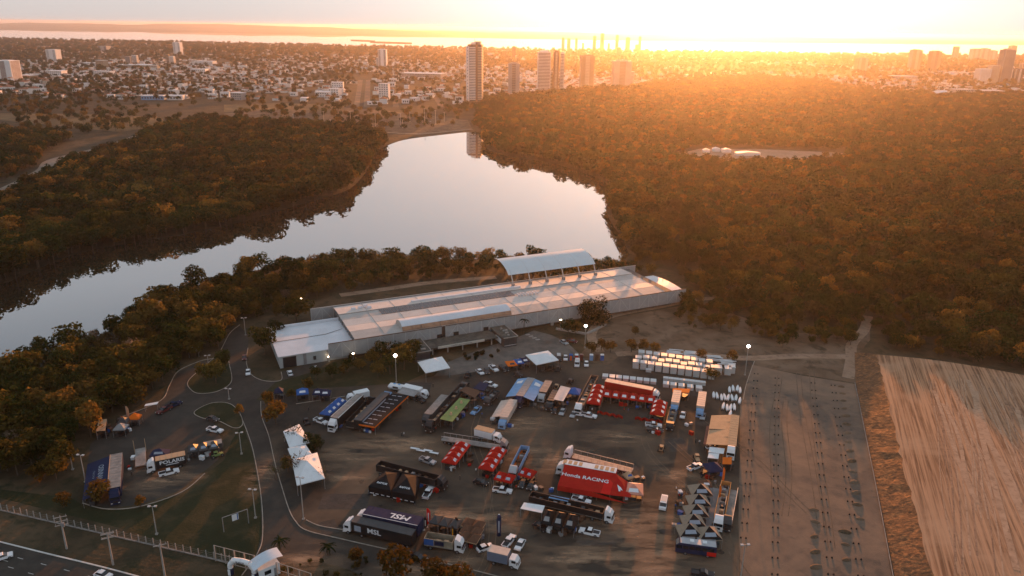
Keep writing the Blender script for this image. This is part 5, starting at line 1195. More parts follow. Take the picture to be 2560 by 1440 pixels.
lorry('smaller pale box truck standing alone near the white covered boats', (1757, 979), (1750, 1024), 3.3, LBLUE, mat('pale_dusty_sunlit_panel', (.55, .45, .38)), H=3.3, tall=False, name='box_truck')
o, x0, x1, b0, b1 = lorry('tan truck with a rippled tan side awning at the edge of the gravel lot', (1838, 1038), (1828, 1124), 3.8, WHITE, TAN, TAN, H=3.8)
for k in range(4): awning(o, b0 + (b1 - b0) * k / 4 + .05, b0 + (b1 - b0) * (k + 1) / 4, -1, 3.75 - .1 * (k % 2), 6.0, 2.4 + .35 * (k % 2), TAN, legs=k in (0, 3))
lorry('open truck with orange side boards behind the black and white peaked tents', (1816, 1203), (1796, 1306), 3.0, WHITE, mat('orange_tan_board', (.55, .25, .08), .7, var=.2), mat('pale_dusty_sunlit_panel', (.55, .45, .38)), H=3.0, kind='open')
o, x0, x1, b0, b1 = lorry('white motorhome truck with grey awning next to the round white caravan', (1010, 963), (1068, 976), 3.1, WHITE, WHITE, CANVAS, H=3.1, tall=False, name='box_truck'); awning(o, b0, b1, -1, 3.0, 3.2, 2.3, GREY)
lorry('short white box truck behind the dark trailer with the worn roof', (914, 976), (874, 985), 3.0, WHITE, WHITE, CANVAS, H=3.0, tall=False, name='box_truck')
p, h, L = span((972, 961), (1012, 968), 2.0); o = thing('caravan', 'rounded white caravan by the lit lamp mast', 'caravan', p, h)
rows = [[(L / 2 * s * (1 - .18 * (abs(math.sin(a)) ** 2) * (abs(s) > .9)), -1.25 * math.cos(a) * (1 - .25 * (abs(s) > .9)), 1.6 + 1.1 * math.sin(a) * (1 - .2 * (abs(s) > .9))) for a in (2 * math.pi * k / 12 for k in range(13))] for s in (-1, -.8, 0, .8, 1)]
MB().grid(rows).build('body', WHITE, o, smooth=True)
for x in (-1.2, .6): MB().box(x, x + .8, -.4, .4, 2.68, 2.78).build('roof_hatch', LBLUE, o)
for s in (-1, 1): MB().box(-1, 1, s * 1.2 - .06, s * 1.2 + .06, 1.6, 2.2).build('window', GLASS, o)
wheels(o, (0,), 1.1, .35, .25); MB().tube((L / 2 - .2, 0, .6), (L / 2 + 1.2, 0, .5), .06).build('drawbar', DARK, o)
# coach at the bottom of the lot
p, h, L = span((1792, 1362), (1690, 1349), 3.2); o = thing('coach', 'grey-roofed coach with navy front and red tail below the peaked tents', 'bus', p, h)
MB().prism_y([(-L / 2, .5), (-L / 2, 3.2), (L / 2 - .9, 3.25), (L / 2 - .15, 2.6), (L / 2, .6)], -1.25, 1.25, lambda x, z: .03 + .1 * (z > 3)).build('body', NAVY, o)
MB().box(-L / 2 + .1, L / 2 - 1, -1.1, 1.1, 3.2, 3.34, .1, .1).build('roof', SILVER, o)
MB().prism_y([(L / 2 - .9, 3.15), (L / 2 - .8, 3.22), (L / 2 - .05, 2.5), (L / 2 - .02, 1.3), (L / 2 - .15, 1.3)], -1.05, 1.05).build('windscreen', GLASS, o)
for k in range(6):
    for s in (-1, 1): MB().box(-L / 2 + .6 + k * 1.5, -L / 2 + 1.9 + k * 1.5, s * 1.23 - .02, s * 1.23 + .02, 1.8, 2.7).build('side_window', GLASS, o)
for s in (-1, 1): MB().box(-L / 2 + .02, -L / 2 + 2.2, s * 1.25 - .02, s * 1.25 + .02, .6, 1.7).build('tail_print', BRED, o)
for x in (-2.5, .5): MB().box(x, x + 1, -.5, .5, 3.34, 3.6).build('air_unit', CANVAS, o)
wheels(o, (-L / 2 + 2, L / 2 - 2.4), 1.08, .48, .32)
awning(o, -L / 2, -.3, -1, 3.1, 2.2, 2.6, GREY); awning(o, .2, L / 2 - 1.5, -1, 3.1, 2.2, 2.6, GREY)

lorry('black tipper-like truck beside the brown canopy', (1128, 992), (1165, 952), 2.8, BLACK, DARK, H=2.8, kind='open', tall=False)
lorry('black stage trailer between the worn-roof trailer and the orange-edged canopy', (874, 1054), (934, 992), 3.2, BLACK, BLACK, H=3.2, kind='open')
lorry('dark box truck standing beside the black open truck near the green canopy', (1112, 988), (1062, 1044), 3.6, DARK, DARK, TRAILGREY, H=3.6)
lorry('dark flatbed truck at the gravel edge behind the orange-sided truck', (1834, 1216), (1816, 1312), 2.4, DARK, GREY, H=2.4, kind='flat')
lorry('dark box truck behind the dark tents of the small lot', (548, 1104), (492, 1114), 3.0, DARK, DARK, TRAILGREY, H=3.0, tall=False, name='box_truck')
lorry('grey box truck between the tan buggy and the silver sheet canopy', (1372, 952), (1352, 988), 3.0, SILVER, DARK, TRAILGREY, H=3.0, tall=False, name='box_truck')
lorry('dark service truck with open bed beside the navy flat canopy', (1240, 975), (1216, 1000), 2.4, DARK, DARK, H=2.4, kind='open', tall=False)
# ------------------------------------------------------------------ pickups, cars, vans, buggies
DRED = mat('dark_red_paint', (.12, .02, .018), .4, var=.1)
PK = [(802, 1051, 22, 8, WHITE, 'white pickup in front of the dark trailer by the blue tents'), (537, 1073, 22, 4, WHITE, 'white pickup on the small lot below the kerbed island'),
      (422, 1179, 24, -6, WHITE, 'white pickup beside the black POLARIS trailer'), (1070, 1230, 9, -16, WHITE, 'white pickup at the corner of the black logo tents'), (1256, 1224, 22, 3, WHITE, 'white pickup below the red tents, bed to the tents'),
      (1474, 1328, -22, -5, WHITE, 'white pickup below the three black peaked tents'), (1472, 1037, 22, 4, WHITE, 'white pickup with the red barrier at its nose'), (1457, 1233, -20, -3, SILVER, 'silver pickup between the red awning and the open dark trailer'),
      (1738, 1165, 18, -7, WHITE, 'white pickup beside the navy corner tent'), (1069, 1150, 20, 7, SILVER, 'grey pickup between the folding tables and the black trailer'), (1757, 1432, 22, 3, BLACK, 'black pickup below the grey-roofed coach'),
      (1234, 919, 9, 7, WHITE, 'white pickup parked in the row below the plaza'), (1259, 920, 8, 7, BLACK, 'black pickup parked beside the orange tent'), (1226, 960, 14, 4, WHITE, 'white pickup at the end of the navy canopy'),
      (1190, 1025, -10, 9, LBLUE, 'pale blue pickup beside the green canopy'), (1272, 1351, 9, -12, WHITE, 'white pickup beside the white saloon near the curtain truck'), (410, 1023, -14, 7, DRED, 'dark red race pickup on the small lot'), (434, 1010, 14, -6, NAVY, 'navy race pickup behind the dark red one on the small lot'),
      (1634, 1061, 20, 2, WHITE, 'white pickup in front of the short red tent column'), (1637, 1073, 20, 3, DARK, 'dark pickup beside the white one at the short red tent column'), (1453, 1249, 20, 5, WHITE, 'white pickup squeezed behind the open dark trailer')]
for x, y, dx, dy, m, lab in PK: vehicle('pickup', m_pickup, 'pickup_truck', 'pickup', x, y, dx, dy, lab, m)
DRED = mat('dark_red_paint', (.12, .02, .018), .4, var=.1)
CARS = [(725, 932, -4, -10, WHITE, 'white car on the drive beside the hall annex door'), (786, 920, 0, -10, SILVER, 'silver car in the yard below the hall annex'), (1200, 929, 7, 6, WHITE, 'white car parked in the row beside the black buggy'), (1217, 927, 3, 7, DARK, 'dark grey car between two white vehicles in the row'),
        (1414, 894, 0, 10, WHITE, 'white car beside the large white canopy'), (1466, 909, 0, 10, WHITE, 'white car beside the white van and coloured cabins'), (1410, 855, 9, 5, SILVER, 'silver car on the dirt above the plaza'), (1431, 852, 9, 2, DRED, 'dark red car on the dirt above the plaza'),
        (1202, 1205, 18, 5, BLACK, 'black car left of the lower red tents'.replace('left of', 'near')), (1307, 1208, -7, 12, DARK, 'dark grey car side by side with a black one'), (1328, 1213, -7, 12, BLACK, 'black car side by side with a dark grey one'), (1300, 1361, -8, 14, WHITE, 'white saloon above the curtain box truck'),
        (1212, 1368, 14, -5, WHITE, 'white car tucked behind the curtain box truck'), (1046, 1392, 18, 8, BLACK, 'black car half hidden by the orange roadside trees'), (1352, 1316, 18, 8, BLACK, 'black car at the foot of the three black peaked tents'), (1434, 1035, -8, 12, SILVER, 'silver car in front of the open trailer cab'),
        (1387, 1025, -4, 10, BLACK, 'black car in front of the silver sheet canopy'), (1406, 1029, -5, 10, SILVER, 'silver car in front of the silver sheet canopy'), (1707, 1037, -3, 12, WHITE, 'white car beside the truck loaded with motorbikes'), (1757, 1040, -3, 12, SILVER, 'silver car in front of the smaller pale box truck'),
        (611, 893, 0, 10, DRED, 'dark red car on the driveway bend'), (620, 930, 0, 10, WHITE, 'white car on the driveway below the dark red one'), (532, 1046, 18, 5, DARK, 'dark car beside the kerbed island'), (6, 1391, 20, -6, WHITE, 'white car driving along the avenue, windows dark'), (258, 1436, 20, 6, WHITE, 'white car with dark roof glass on the avenue kerb'),
        (1205, 990, 8, 8, BLUE, 'blue car beneath the edge of the navy canopy'), (1064, 286 + 14, 10, 2, WHITE, 'white car parked under the trees of the lakeside park'), (1075, 303, 10, 2, SILVER, 'silver car parked under the trees of the lakeside park')]
for x, y, dx, dy, m, lab in CARS: vehicle('car', m_car, 'car', 'car', x, y, dx, dy, lab, m, z=.7)
for x, y, dx, dy, m, lab in ((1659, 1257, -3, 14, WHITE, 'white minivan alone in the sunlit strip of the lot'), (1443, 907, -1, 10, WHITE, 'white van parked by the coloured cabins'), (1397, 893, 1, 10, BLACK, 'black van by the large white canopy'), (1291, 1386 - 400 + 410, 8, 2, DARK, 'dark van half beneath the curtain truck cab')):
    if lab.startswith('dark van'): continue
    vehicle('van', m_van, 'van', 'van', x, y, dx, dy, lab, m, z=1.0)
BG = [(766, 1052, 4, 8, BLACK, 'black buggy near the blue tents'), (1169, 936, -3, 10, BLACK, 'black buggy at the end of the parked row'), (1062, 986, 10, 4, BLACK, 'black race buggy in front of the white motorhome'), (1052, 998, 10, 4, DARK, 'dark race buggy beside the black one at the motorhome'),
      (1357, 921, -3, 8, DARK, 'dark buggy beneath the large white canopy edge'), (1377, 919, -3, 8, BLACK, 'black buggy beneath the large white canopy edge'), (1395, 921, -3, 8, BLACK, 'black buggy just outside the large white canopy'), (1296, 935, 10, 2, DARK, 'low dark buggy alone above the pale blue awnings'),
      (1315, 1006, -4, 10, BLACK, 'black buggy below the pale blue awnings'), (1392, 965, 4, -8, TAN, 'tan buggy behind the silver sheet canopy'), (1426, 951, 6, -8, DARK, 'dark buggy behind the tan one'), (1654, 1118, 3, -10, TAN, 'tan race buggy alone in the middle of the lot'),
      (1776, 1115, 8, -3, WHITE, 'white buggy by the white kiosk roofs'), (1743, 1143, 3, 8, TAN, 'tan golf cart between people and the white pickup'), (542, 1134, 14, -4, GREEN, 'green race buggy at the end of the dark tents'), (1440, 1262, 8, 3, WHITE, 'white buggy behind the open dark trailer'), (1475, 1268, 10, 3, BLACK, 'black buggy on the way to the white cab'), (1765, 1183, 10, 1, DARK, 'dark buggy under the navy corner tent'), (300, 1052, 3, 10, DARK, 'dark buggy beside the grey tent on the small lot')]
for x, y, dx, dy, m, lab in BG: vehicle('buggy', m_buggy, 'buggy', 'buggy', x, y, dx, dy, lab, m, z=.9)

# ------------------------------------------------------------------ tents and canopies
PP = mat('blue_white_print', (.42, .46, .54), .7, var=.6, scale=1.2, spec=.08)
tent_row((1159, 1108), (1121, 1158), 4, 4.6, RED, 'red peaked tent with blue print, in the row of four beside the brown flatbed', 'first row of four red tents', pm=PP)
tent_row((1250, 1121), (1214, 1174), 4, 4.6, RED, 'red peaked tent with blue print, in the row of four near the orange crates', 'second row of four red tents', pm=PP)
tent_row((1240, 1188), (1285, 1198), 2, 4.0, RED, 'red peaked tent of a pair below the rows of four', 'pair of red tents', pm=PP)
tent_row((1302, 1177), (1336, 1187), 2, 4.0, RED, 'red peaked tent of a pair beside the dark cars', 'pair of red tents by the dark cars', pm=PP)
tent_row((1498, 964), (1483, 1010), 4, 4.6, RED, 'red tent in the column by the open trailer truck', 'red tent column by the open trailer')
tent_row((1508, 982), (1638, 999), 6, 4.8, RED, 'red tent in the row of six below the red trailer', 'row of six red tents')
tent_row((1651, 1003), (1643, 1037), 3, 4.8, RED, 'red tent in the short column at the end of the row of six', 'short column of red tents')
WB = mat('pale_sunlit_tent_cloth', (.3, .24, .18), .75, var=.15, spec=.1)  # pale side panels, the tan of low sun mixed into their colour
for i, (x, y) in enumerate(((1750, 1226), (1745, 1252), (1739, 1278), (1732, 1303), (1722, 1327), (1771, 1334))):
    tent(x, y, 5.6, 5.0, .05, BLACKCLOTH, 'black peaked tent with pale sun-tinted sides, in the column by the orange-sided truck', 'column of black and pale tents', ridge=2.2, h=2.8, trim=WB, side=WB, pm=GPRINT)
tent(1764, 1209, 3.2, 3.0, 0, BROWN, 'small brown tent heading the column of black peaked tents', ridge=1.4)
tent_row((1357, 1290), (1442, 1306), 3, 6.0, BLACKCLOTH, 'black peaked tent, one of three below the open dark trailer', 'three black peaked tents', ridge=2.0, print_=True, pm=GREY)
for a, c in (((1158, 1303), (1210, 1315)), ((1154, 1320), (1204, 1332)), ((1150, 1337), (1198, 1349))):
    tent_row(a, c, 2, 3.4, BROWN, 'brown peaked tent in the cluster behind the painted open-top truck', 'cluster of brown tents', print_=False, ridge=1.3, trim=TAN)
tent_row((1078, 1296), (1150, 1311), 3, 3.6, DARK, 'dark grey peaked tent in the row behind the red feather flag', 'row of dark grey tents', print_=False, ridge=1.3)
tent_row((811, 1036), (854, 999), 4, 3.8, BLUE, 'blue tent with white marks, in the row beside the dark trailer', 'row of four blue tents')
tent(756, 979, 4.0, 4.0, .3, BLUE, 'single blue tent with white mark on the yard grass'); tent(795, 980, 3.4, 3.6, .1, NAVY, 'navy tent of a touching pair on the yard grass', 'navy tent pair'); tent(814, 982, 3.4, 3.6, .1, NAVY, 'navy tent of a touching pair on the yard grass', 'navy tent pair')
tent(697, 977, 3.0, 3.0, .2, NAVY, 'small navy tent by the driveway kerb', print_=False)
tent(1278, 908, 3.6, 4.4, .3, ORANGE, 'orange tent with dark marks in the row below the plaza', pm=DPRINT, ridge=.9); tent(1297, 903, 3.0, 4.2, .3, BLUE, 'blue tent between the orange one and the large white canopy', ridge=.9); tent(1311, 899, 3.0, 4.2, .3, NAVY, 'navy tent touching the large white canopy', ridge=.9)
tent(1436, 978, 4.2, 4.2, -.2, BLUE, 'plain blue tent beside the open trailer truck', print_=False)
tent(1584, 1221, 5.2, 5.6, -.15, mat('pinkish_tent_cloth', (.55, .24, .17), .6, var=.12), 'pinkish tent at the end of the red sloping awning'); tent(1571, 1189, 2.6, 2.6, .4, TAN, 'small tan and blue tent behind the red awning hip', pm=BLUE)  # one even pink over the whole tent cloth
tent(1783, 1168, 4.6, 4.6, .2, NAVY, 'navy corner tent with one sunlit face beside the white pickup', print_=False, ridge=1.8)
tent_row((470, 1123), (548, 1111), 3, 4.0, DARK, 'dark tent with pale print behind the POLARIS trailer', 'row of dark tents on the small lot', pm=GPRINT)
tent(400, 1132, 5.0, 3.4, .1, NAVY, 'navy tent over the roof line of the POLARIS trailer', pm=GPRINT)
tent(337, 1042, 3.4, 2.8, .1, ORANGE, 'orange tent at the edge of the small lot', print_=False); tent(302, 1068, 3.6, 3.4, .1, GREY, 'grey tent among buggies on the small lot', print_=False); tent(309, 1052, 3.0, 3.0, .1, DARK, 'dark small tent behind the grey one on the small lot', print_=False)
flat_canopy('canopy_tent', 'large white square peaked canopy beside the dark pavilion', [(1044, 905), (1105, 891), (1125, 919), (1064, 932)], 4.0, CANVAS, ridge=2.6, cat='tent')
flat_canopy('canopy_tent', 'large white canopy at the plaza corner beside the navy tent', [(1314, 887), (1370, 876), (1397, 900), (1341, 912)], 3.6, CANVAS, ridge=1.2, cat='tent')
flat_canopy('canopy_tent', 'white marquee bay nearest the orange tree, first of three', [(708, 1078), (748, 1060), (776, 1105), (724, 1120)], 3.6, CANVAS, ridge=1.4, cat='tent')
flat_canopy('canopy_tent', 'white marquee bay beside the round dark tree, second of three', [(719, 1121), (764, 1111), (779, 1134), (729, 1146)], 3.6, CANVAS, ridge=1.4, cat='tent')
flat_canopy('canopy_tent', 'largest white marquee bay beside the tall unlit mast, third of three', [(729, 1147), (793, 1131), (812, 1195), (742, 1213)], 3.6, CANVAS, ridge=2.4, cat='tent')
for lab, q in (('black logo tent with white lettering, half of a joined pair, next to the trailer nose', [(921, 1215), (962, 1177), (1003, 1181), (977, 1227)]), ('black logo tent with white lettering, half of a joined pair, next to the white pickup', [(979, 1228), (1006, 1181), (1052, 1186), (1037, 1240)])):
    o, c4 = flat_canopy('canopy_tent', lab, q, 2.8, BLACKCLOTH, ridge=1.7, cat='tent', edge=2.3)
    e = (c4[3] - c4[0]).normalized(); mid_ = (c4[0] + c4[3]) / 2; up = (Vector((0, 0, 4.5)) - mid_)
    lettering('RAPTOR', .8, PRINT, o, mid_ + up * .36, e, up, shear=.2, bold=.02, off=.05)
    n_ = 4
    for k in range(n_):
        s_ = c4[0].lerp(c4[3], (k + .5) / n_); MB().box(-.45, .45, -.03, .03, -.1, .1).build('valance_print', PRINT, o, (s_.x, s_.y - .08, .9), math.atan2(e.y, e.x))
o, c4 = flat_canopy('canopy_tent', 'long black canopy with white marks and an orange border', [(897, 1060), (937, 1067), (1021, 989), (977, 983)], 3.0, BLACKCLOTH, cat='tent')
for a, c in ((0, 1), (1, 2)):
    A, B2 = c4[a], c4[c]; d = (B2 - A); d.z = 0; nn = Vector((d.y, -d.x, 0)).normalized() * .04
    MB().add([A + nn + Vector((0, 0, .05)), B2 + nn + Vector((0, 0, .05)), B2 + nn - Vector((0, 0, .5)), A + nn - Vector((0, 0, .5))], [(0, 1, 2, 3)]).build('border_print', ORANGE, o)
for k in range(8):
    s_ = c4[0].lerp(c4[3], (k + .5) / 8); t_ = c4[1].lerp(c4[2], (k + .5) / 8)
    for f in (.3, .62):
        q = s_.lerp(t_, f); w = (t_ - s_).normalized() * .8; v = (c4[3] - c4[0]).normalized() * .22
        MB().add([q - w - v + Vector((0, 0, .03)), q + w - v + Vector((0, 0, .03)), q + w * .8 + v + Vector((0, 0, .03)), q - w * .8 + v + Vector((0, 0, .03))], [(0, 1, 2, 3)]).build('logo_print', GPRINT, o)
o, c4 = flat_canopy('canopy_tent', 'long green canopy with lanterns on top', [(1099, 1047), (1131, 1054), (1176, 999), (1149, 994)], 3.0, GREEN, cat='tent')
for k in range(3):
    q = c4[0].lerp(c4[3], .25 + k * .27).lerp(c4[1].lerp(c4[2], .25 + k * .27), .5); MB().box(-.45, .45, -.45, .45, 0, .9, .3, .3).build('lantern', TAN, o, q)
flat_canopy('canopy_tent', 'brown flat canopy above the green one', [(1149, 975), (1165, 966), (1202, 978), (1187, 995)], 3.0, BROWN, cat='tent')
flat_canopy('canopy_tent', 'navy flat canopy beside the white pickup', [(1183, 970), (1201, 954), (1223, 960), (1210, 977)], 3.0, NAVY, cat='tent')
flat_canopy('canopy_tent', 'silver ribbed sheet canopy over a small black truck', [(1384, 998), (1402, 964), (1427, 970), (1408, 1003)], 3.6, SILVER, cat='tent')
flat_canopy('canopy_tent', 'orange canopy in front of the low white stacks', [(1682, 970), (1726, 972), (1722, 982), (1681, 979)], 3.0, ORANGE, cat='tent')
flat_canopy('canopy_tent', 'white flat canopy with small mark beside the three black tents', [(1301, 1271), (1310, 1256), (1362, 1264), (1355, 1282)], 2.6, CANVAS, cat='tent')
flat_canopy('canopy_tent', 'pale blue narrow canopy behind the open dark trailer', [(1371, 1244), (1376, 1237), (1424, 1246), (1420, 1254)], 2.6, LBLUE, cat='tent')
flat_canopy('canopy_tent', 'upper white kiosk roof beside the tan truck cab', [(1771, 1130), (1774, 1117), (1812, 1121), (1809, 1134)], 2.6, CANVAS, cat='tent'); flat_canopy('canopy_tent', 'lower white kiosk roof beside the golf cart', [(1769, 1144), (1772, 1132), (1798, 1134), (1796, 1147)], 2.5, CANVAS, cat='tent')
flat_canopy('canopy_tent', 'orange kiosk roof below the white kiosk roofs', [(1806, 1160), (1807, 1143), (1830, 1143), (1829, 1160)], 2.4, ORANGE, cat='tent')
flat_canopy('canopy_tent', 'tan canopy against the wood at the small lot', [(240, 1078), (247, 1050), (267, 1047), (263, 1076)], 3.0, TAN, cat='tent')
flat_canopy('canopy_tent', 'low white canopy at the wood kerb of the small lot', [(361, 1015), (364, 1010), (396, 1004), (393, 1010)], 2.2, CANVAS, cat='tent')
flat_canopy('canopy_tent', 'pale small shelter roof under the driveway trees', [(471, 879), (474, 868), (497, 866), (496, 877)], 2.6, CANVAS, cat='tent')
tag(strip([G(1778, 1055, .01), G(1768, 1112, .01)], 2.4, 0.02, .03, 'floor_mat', mat('faded_red_mat', (.3, .12, .08), .9, var=.2)), 'faded red floor mat beside the tan awning', 'mat')
tag(strip([G(1790, 1188, .01), G(1800, 1166, .01)], 3.2, 0.02, .03, 'floor_mat', BLUE), 'bright blue floor mat beside the navy corner tent', 'mat')
tag(strip([G(1787, 1222, .01), G(1772, 1322, .01)], 4.0, 0.02, .3, 'walkway', GREY), 'grey raised walkway between the peaked tents and the orange-sided truck', 'walkway')
# ------------------------------------------------------------------ yard goods
STK = mat('wrapped_stack', (.52, .52, .5), .6, var=.12, scale=.6); STKT = mat('stack_top_sheet', (.62, .63, .62), .5, var=.1, scale=.6)
def stack(px, py, w, d, h, label, group, ang=None):
    p = G(px, py); o = thing('wrapped_stack', label, 'stack', p, -.17 if ang is None else ang, group); n = max(1, int(h / .8))
    for i in range(n):
        e = rnd.uniform(-.03, .03); MB().box(-w / 2 + e, w / 2 + e, -d / 2, d / 2, i * h / n, (i + 1) * h / n - .05).build('layer', STK, o)
    MB().box(-w / 2 - .04, w / 2 + .04, -d / 2 - .04, d / 2 + .04, h - .05, h + .04).build('top_sheet', STKT, o)
for i in range(11):
    f = i / 10; x = 1589 + f * 188; y = 918 + f * 27
    stack(x, y, 2.25, 2.6, 2.7, 'tall pale wrapped stack in the front row by the dirt bank', 'front row of pale stacks')
    stack(x + 6.5, y - 13, 2.25, 2.6, 2.7 if i % 3 else 2.2, 'pale wrapped stack in the middle row by the dirt bank', 'middle row of pale stacks')
    if i < 10: stack(x + 14, y - 27, 2.25, 2.8, 2.2, 'pale wrapped stack in the back row by the dirt bank', 'back row of pale stacks')
stack(1621, 929, 2.0, 1.4, 1.0, 'low single pale stack standing before the front row', None)
for k, (x, y) in enumerate(((1795, 932), (1818, 934), (1828, 930))): stack(x, y, 2.3, 3.0, 2.6, ('pale stack on its own beyond the front row', 'pale stack with sunlit top beside the dry bush', 'narrow pale stack at the end of all rows')[k], None)
for i in range(8): f = i / 7; stack(1513 + f * 120, 944 + f * 13, 2.0, 2.6, 1.0, 'low pale stack in the row behind the long red trailer', 'low stacks behind the red trailer')
for i in range(8): f = i / 7; stack(1664 + f * 93, 951 + f * 11, 1.75, 1.6, 1.2, 'low pale stack in the unbroken line beside the tall stacks', 'unbroken line of low stacks')
for i, x in enumerate((1665, 1683, 1703, 1725, 1747)): stack(x, 965 + i * 2.6, 2.1, 2.6, 1.3, 'separate low pale stack in front of the unbroken line', 'separate low stacks')
for lab, x, y, k in (('heap of long white wrapped tubes behind the stacks, beside a dry bush', 1686, 884, 9), ('largest heap of white wrapped tubes behind the stacks', 1728, 890, 12), ('heap of grey-white tubes beyond the second dry bush', 1785, 897, 8), ('heap of white sheets at the end of the stack yard', 1817, 908, 8)):
    o = thing('tube_heap', lab, 'heap', G(x, y), -.2)
    for i in range(k):
        z = .25 + .35 * (i % 3); yy = (i - k / 2) * .45; MB().tube((-2.8 + rnd.uniform(-.8, .8), yy, z), (2.8 + rnd.uniform(-.8, .8), yy + rnd.uniform(-1, 1), z + rnd.uniform(-.1, .3)), .24, .2, 6).build('tube', CANVAS, o)
hull = [(-2.5, .3), (-2.5, -.3), (-1.4, -.48), (.4, -.52), (1.7, -.34), (2.6, 0), (1.7, .34), (.4, .52), (-1.4, .48)]
def boat():
    b = MB(); n = len(hull); rows = [[(x * k, y * k2, z) for x, y in hull + hull[:1]] for k, k2, z in ((.92, .6, .1), (1, 1, .55), (.96, .85, .8), (.7, .35, 1.0), (.05, .02, 1.02))]
    b.grid(rows); return b.mesh('cover', CANVAS), MB().box(-2.9, -2.45, -.14, .14, .25, .95, .05, .03).mesh('motor', DARK), MB().box(-1.5, 1.4, -.3, .3, 0, .16).mesh('cradle', GREY)
bt = boat()
for i, (x, y) in enumerate(((410, 570), (510, 590), (645, 640), (740, 630), (845, 645), (960, 650), (1080, 655), (885, 410), (990, 370), (1120, 370), (1200, 430), (1190, 740), (700, 900), (815, 950), (920, 940), (1030, 930), (910, 1130))):
    p = G(1750 + x / 12, 940 + y / 12, .5); q = G(1750 + x / 12, 940 + y / 12 - 10, .5); p.z = 0
    o = thing('covered_boat', 'slender white covered boat on the ground by the gravel lot', 'boat', p, head(p, q) + rnd.uniform(-.12, .12), 'white covered boats laid in rows')
    for nm, me in zip(('cover', 'motor', 'cradle'), bt): link(nm, me, o)
for i, (x, m, lab) in enumerate(((1427, BLUE, 'blue portable cabin with orange door'), (1441, RED, 'red portable cabin next to the blue and orange one'), (1453, DRED, 'dark red portable cabin with pale roof'), (1478, LBLUE, 'pale blue portable cabin'), (1492, BROWN, 'brown portable cabin between blue ones'), (1505, BLUE, 'blue portable cabin at the end of the cabin row'))):
    o = thing('portable_cabin', lab, 'cabin', G(x, 900), -.05); MB().box(-.65, .65, -.65, .65, 0, 2.2).build('wall', m, o); MB().box(-.7, .7, -.7, .7, 2.2, 2.4, .15, .15).build('roof', CANVAS if i % 2 else m, o); MB().box(-.4, .4, -.7, -.64, .1, 2.0).build('door', ORANGE if i == 0 else m, o)
for a, c, n, lab in (((1492, 1033), (1556, 1046), 8, 'red zigzag crowd barrier beside the white pickup'), ((1586, 1048), (1655, 1058), 8, 'red zigzag crowd barrier beside the short red tent column')):
    A, B2 = G(*a), G(*c); o = thing('crowd_barrier', lab, 'barrier', A, 0); d = B2 - A
    for i in range(n):
        u, v = d * (i / n), d * ((i + 1) / n); off = Vector((0, .5, 0)) * (1 if i % 2 else -1); off2 = -off
        MB().add([u + off, v + off2, v + off2 + Vector((0, 0, 1)), u + off + Vector((0, 0, 1))], [(0, 1, 2, 3)]).build('panel', RED, o); MB().tube(u + off, u + off + Vector((0, 0, 1.1)), .05, n=4).build('post', DARK, o)
for x, y, lab in ((1037, 1121, 'pale folding table, first behind the grey pickup'), (1052, 1126, 'pale folding table, second behind the grey pickup'), (1070, 1126, 'pale folding table, third behind the grey pickup'), (1085, 1132, 'pale folding table, fourth behind the grey pickup')):
    p = G(x, y, .7); p.z = 0; o = thing('folding_table', lab, 'table', p, -.3); MB().box(-1.4, 1.4, -.4, .4, .7, .76).build('tabletop', CANVAS, o)
    for s in (-1, 1):
        for t_ in (-1, 1): MB().tube((s * 1.2, t_ * .3, 0), (s * 1.2, t_ * .3, .7), .03, n=4).build('leg', GREY, o)
def feather(label, base, h, m, w=.75, pm=PRINT, rz=.3):
    o = thing('feather_flag', label, 'flag', G(*base), rz); MB().tube((0, 0, 0), (0, 0, h), .04, n=5).build('pole', GREY, o)
    MB().prism_y([(.04, h * .12), (w, h * .2), (w * 1.05, h * .8), (w * .6, h * .97), (.04, h)], -.025, .025).build('cloth', m, o); MB().box(w * .35, w * .65, -.04, .04, h * .3, h * .75).build('print', pm, o); MB().box(-.3, .3, -.3, .3, 0, .06).build('foot', GREY, o)
feather('tall red feather flag with white print beside the truck roof reading MSL', (1067, 1318), 5.6, BRED, .95); feather('short black feather flag beside the red one', (1060, 1325), 3.8, BLACK)
feather('yellow and black feather flag above the painted truck cab', (1128, 1350), 4.2, BLACK, pm=YELLOW); feather('taller yellow and black feather flag before the brown tents', (1138, 1331), 4.6, BLACK, pm=YELLOW)
feather('tall orange feather flag above the orange-sided truck', (1803, 1212), 5.6, ORANGE, pm=ORANGE); feather('second orange feather flag on the walkway by the orange-sided truck', (1794, 1254), 5.0, ORANGE, pm=ORANGE)
feather('tan feather flag at the wood kerb of the small lot', (319, 1052), 5.2, TAN, pm=TAN); feather('small orange flag among the buggies of the small lot', (306, 1062), 3.0, ORANGE, pm=ORANGE)
o = thing('inflatable_column', 'tall navy inflatable column standing above the white cars', 'inflatable', G(1247, 1338)); MB().tube((0, 0, 0), (0, 0, 5.6), .55, .55, 14).tube((0, 0, 5.6), (0, 0, 6.1), .55, .25, 14).build('body', NAVY, o, smooth=False); MB().box(-.2, .2, -.58, -.5, 1.2, 4.6).build('print', GPRINT, o); MB().tube((0, 0, 6.1), (0, 0, 6.25), .2, .1, 8).build('cap', CANVAS, o)
p, h, L = span((352, 1165), (351, 1122), .6); o = thing('loading_ramp', 'grey loading ramp with two tall poles beside the white cab of the POLARIS trailer', 'ramp', p, h)
MB().box(-L / 2, L / 2, -1.4, 1.4, .5, .8).build('deck', TRAILGREY, o)
for s in (-1, 1): MB().tube((L / 2 - 1, s * 1.5, 0), (L / 2 - 1, s * 1.5, 4.2), .09, n=5).build('pole', TAN, o); MB().tube((-L / 2 + .5, s * 1.3, 0), (-L / 2 + .5, s * 1.3, .5), .1).build('leg', GREY, o)
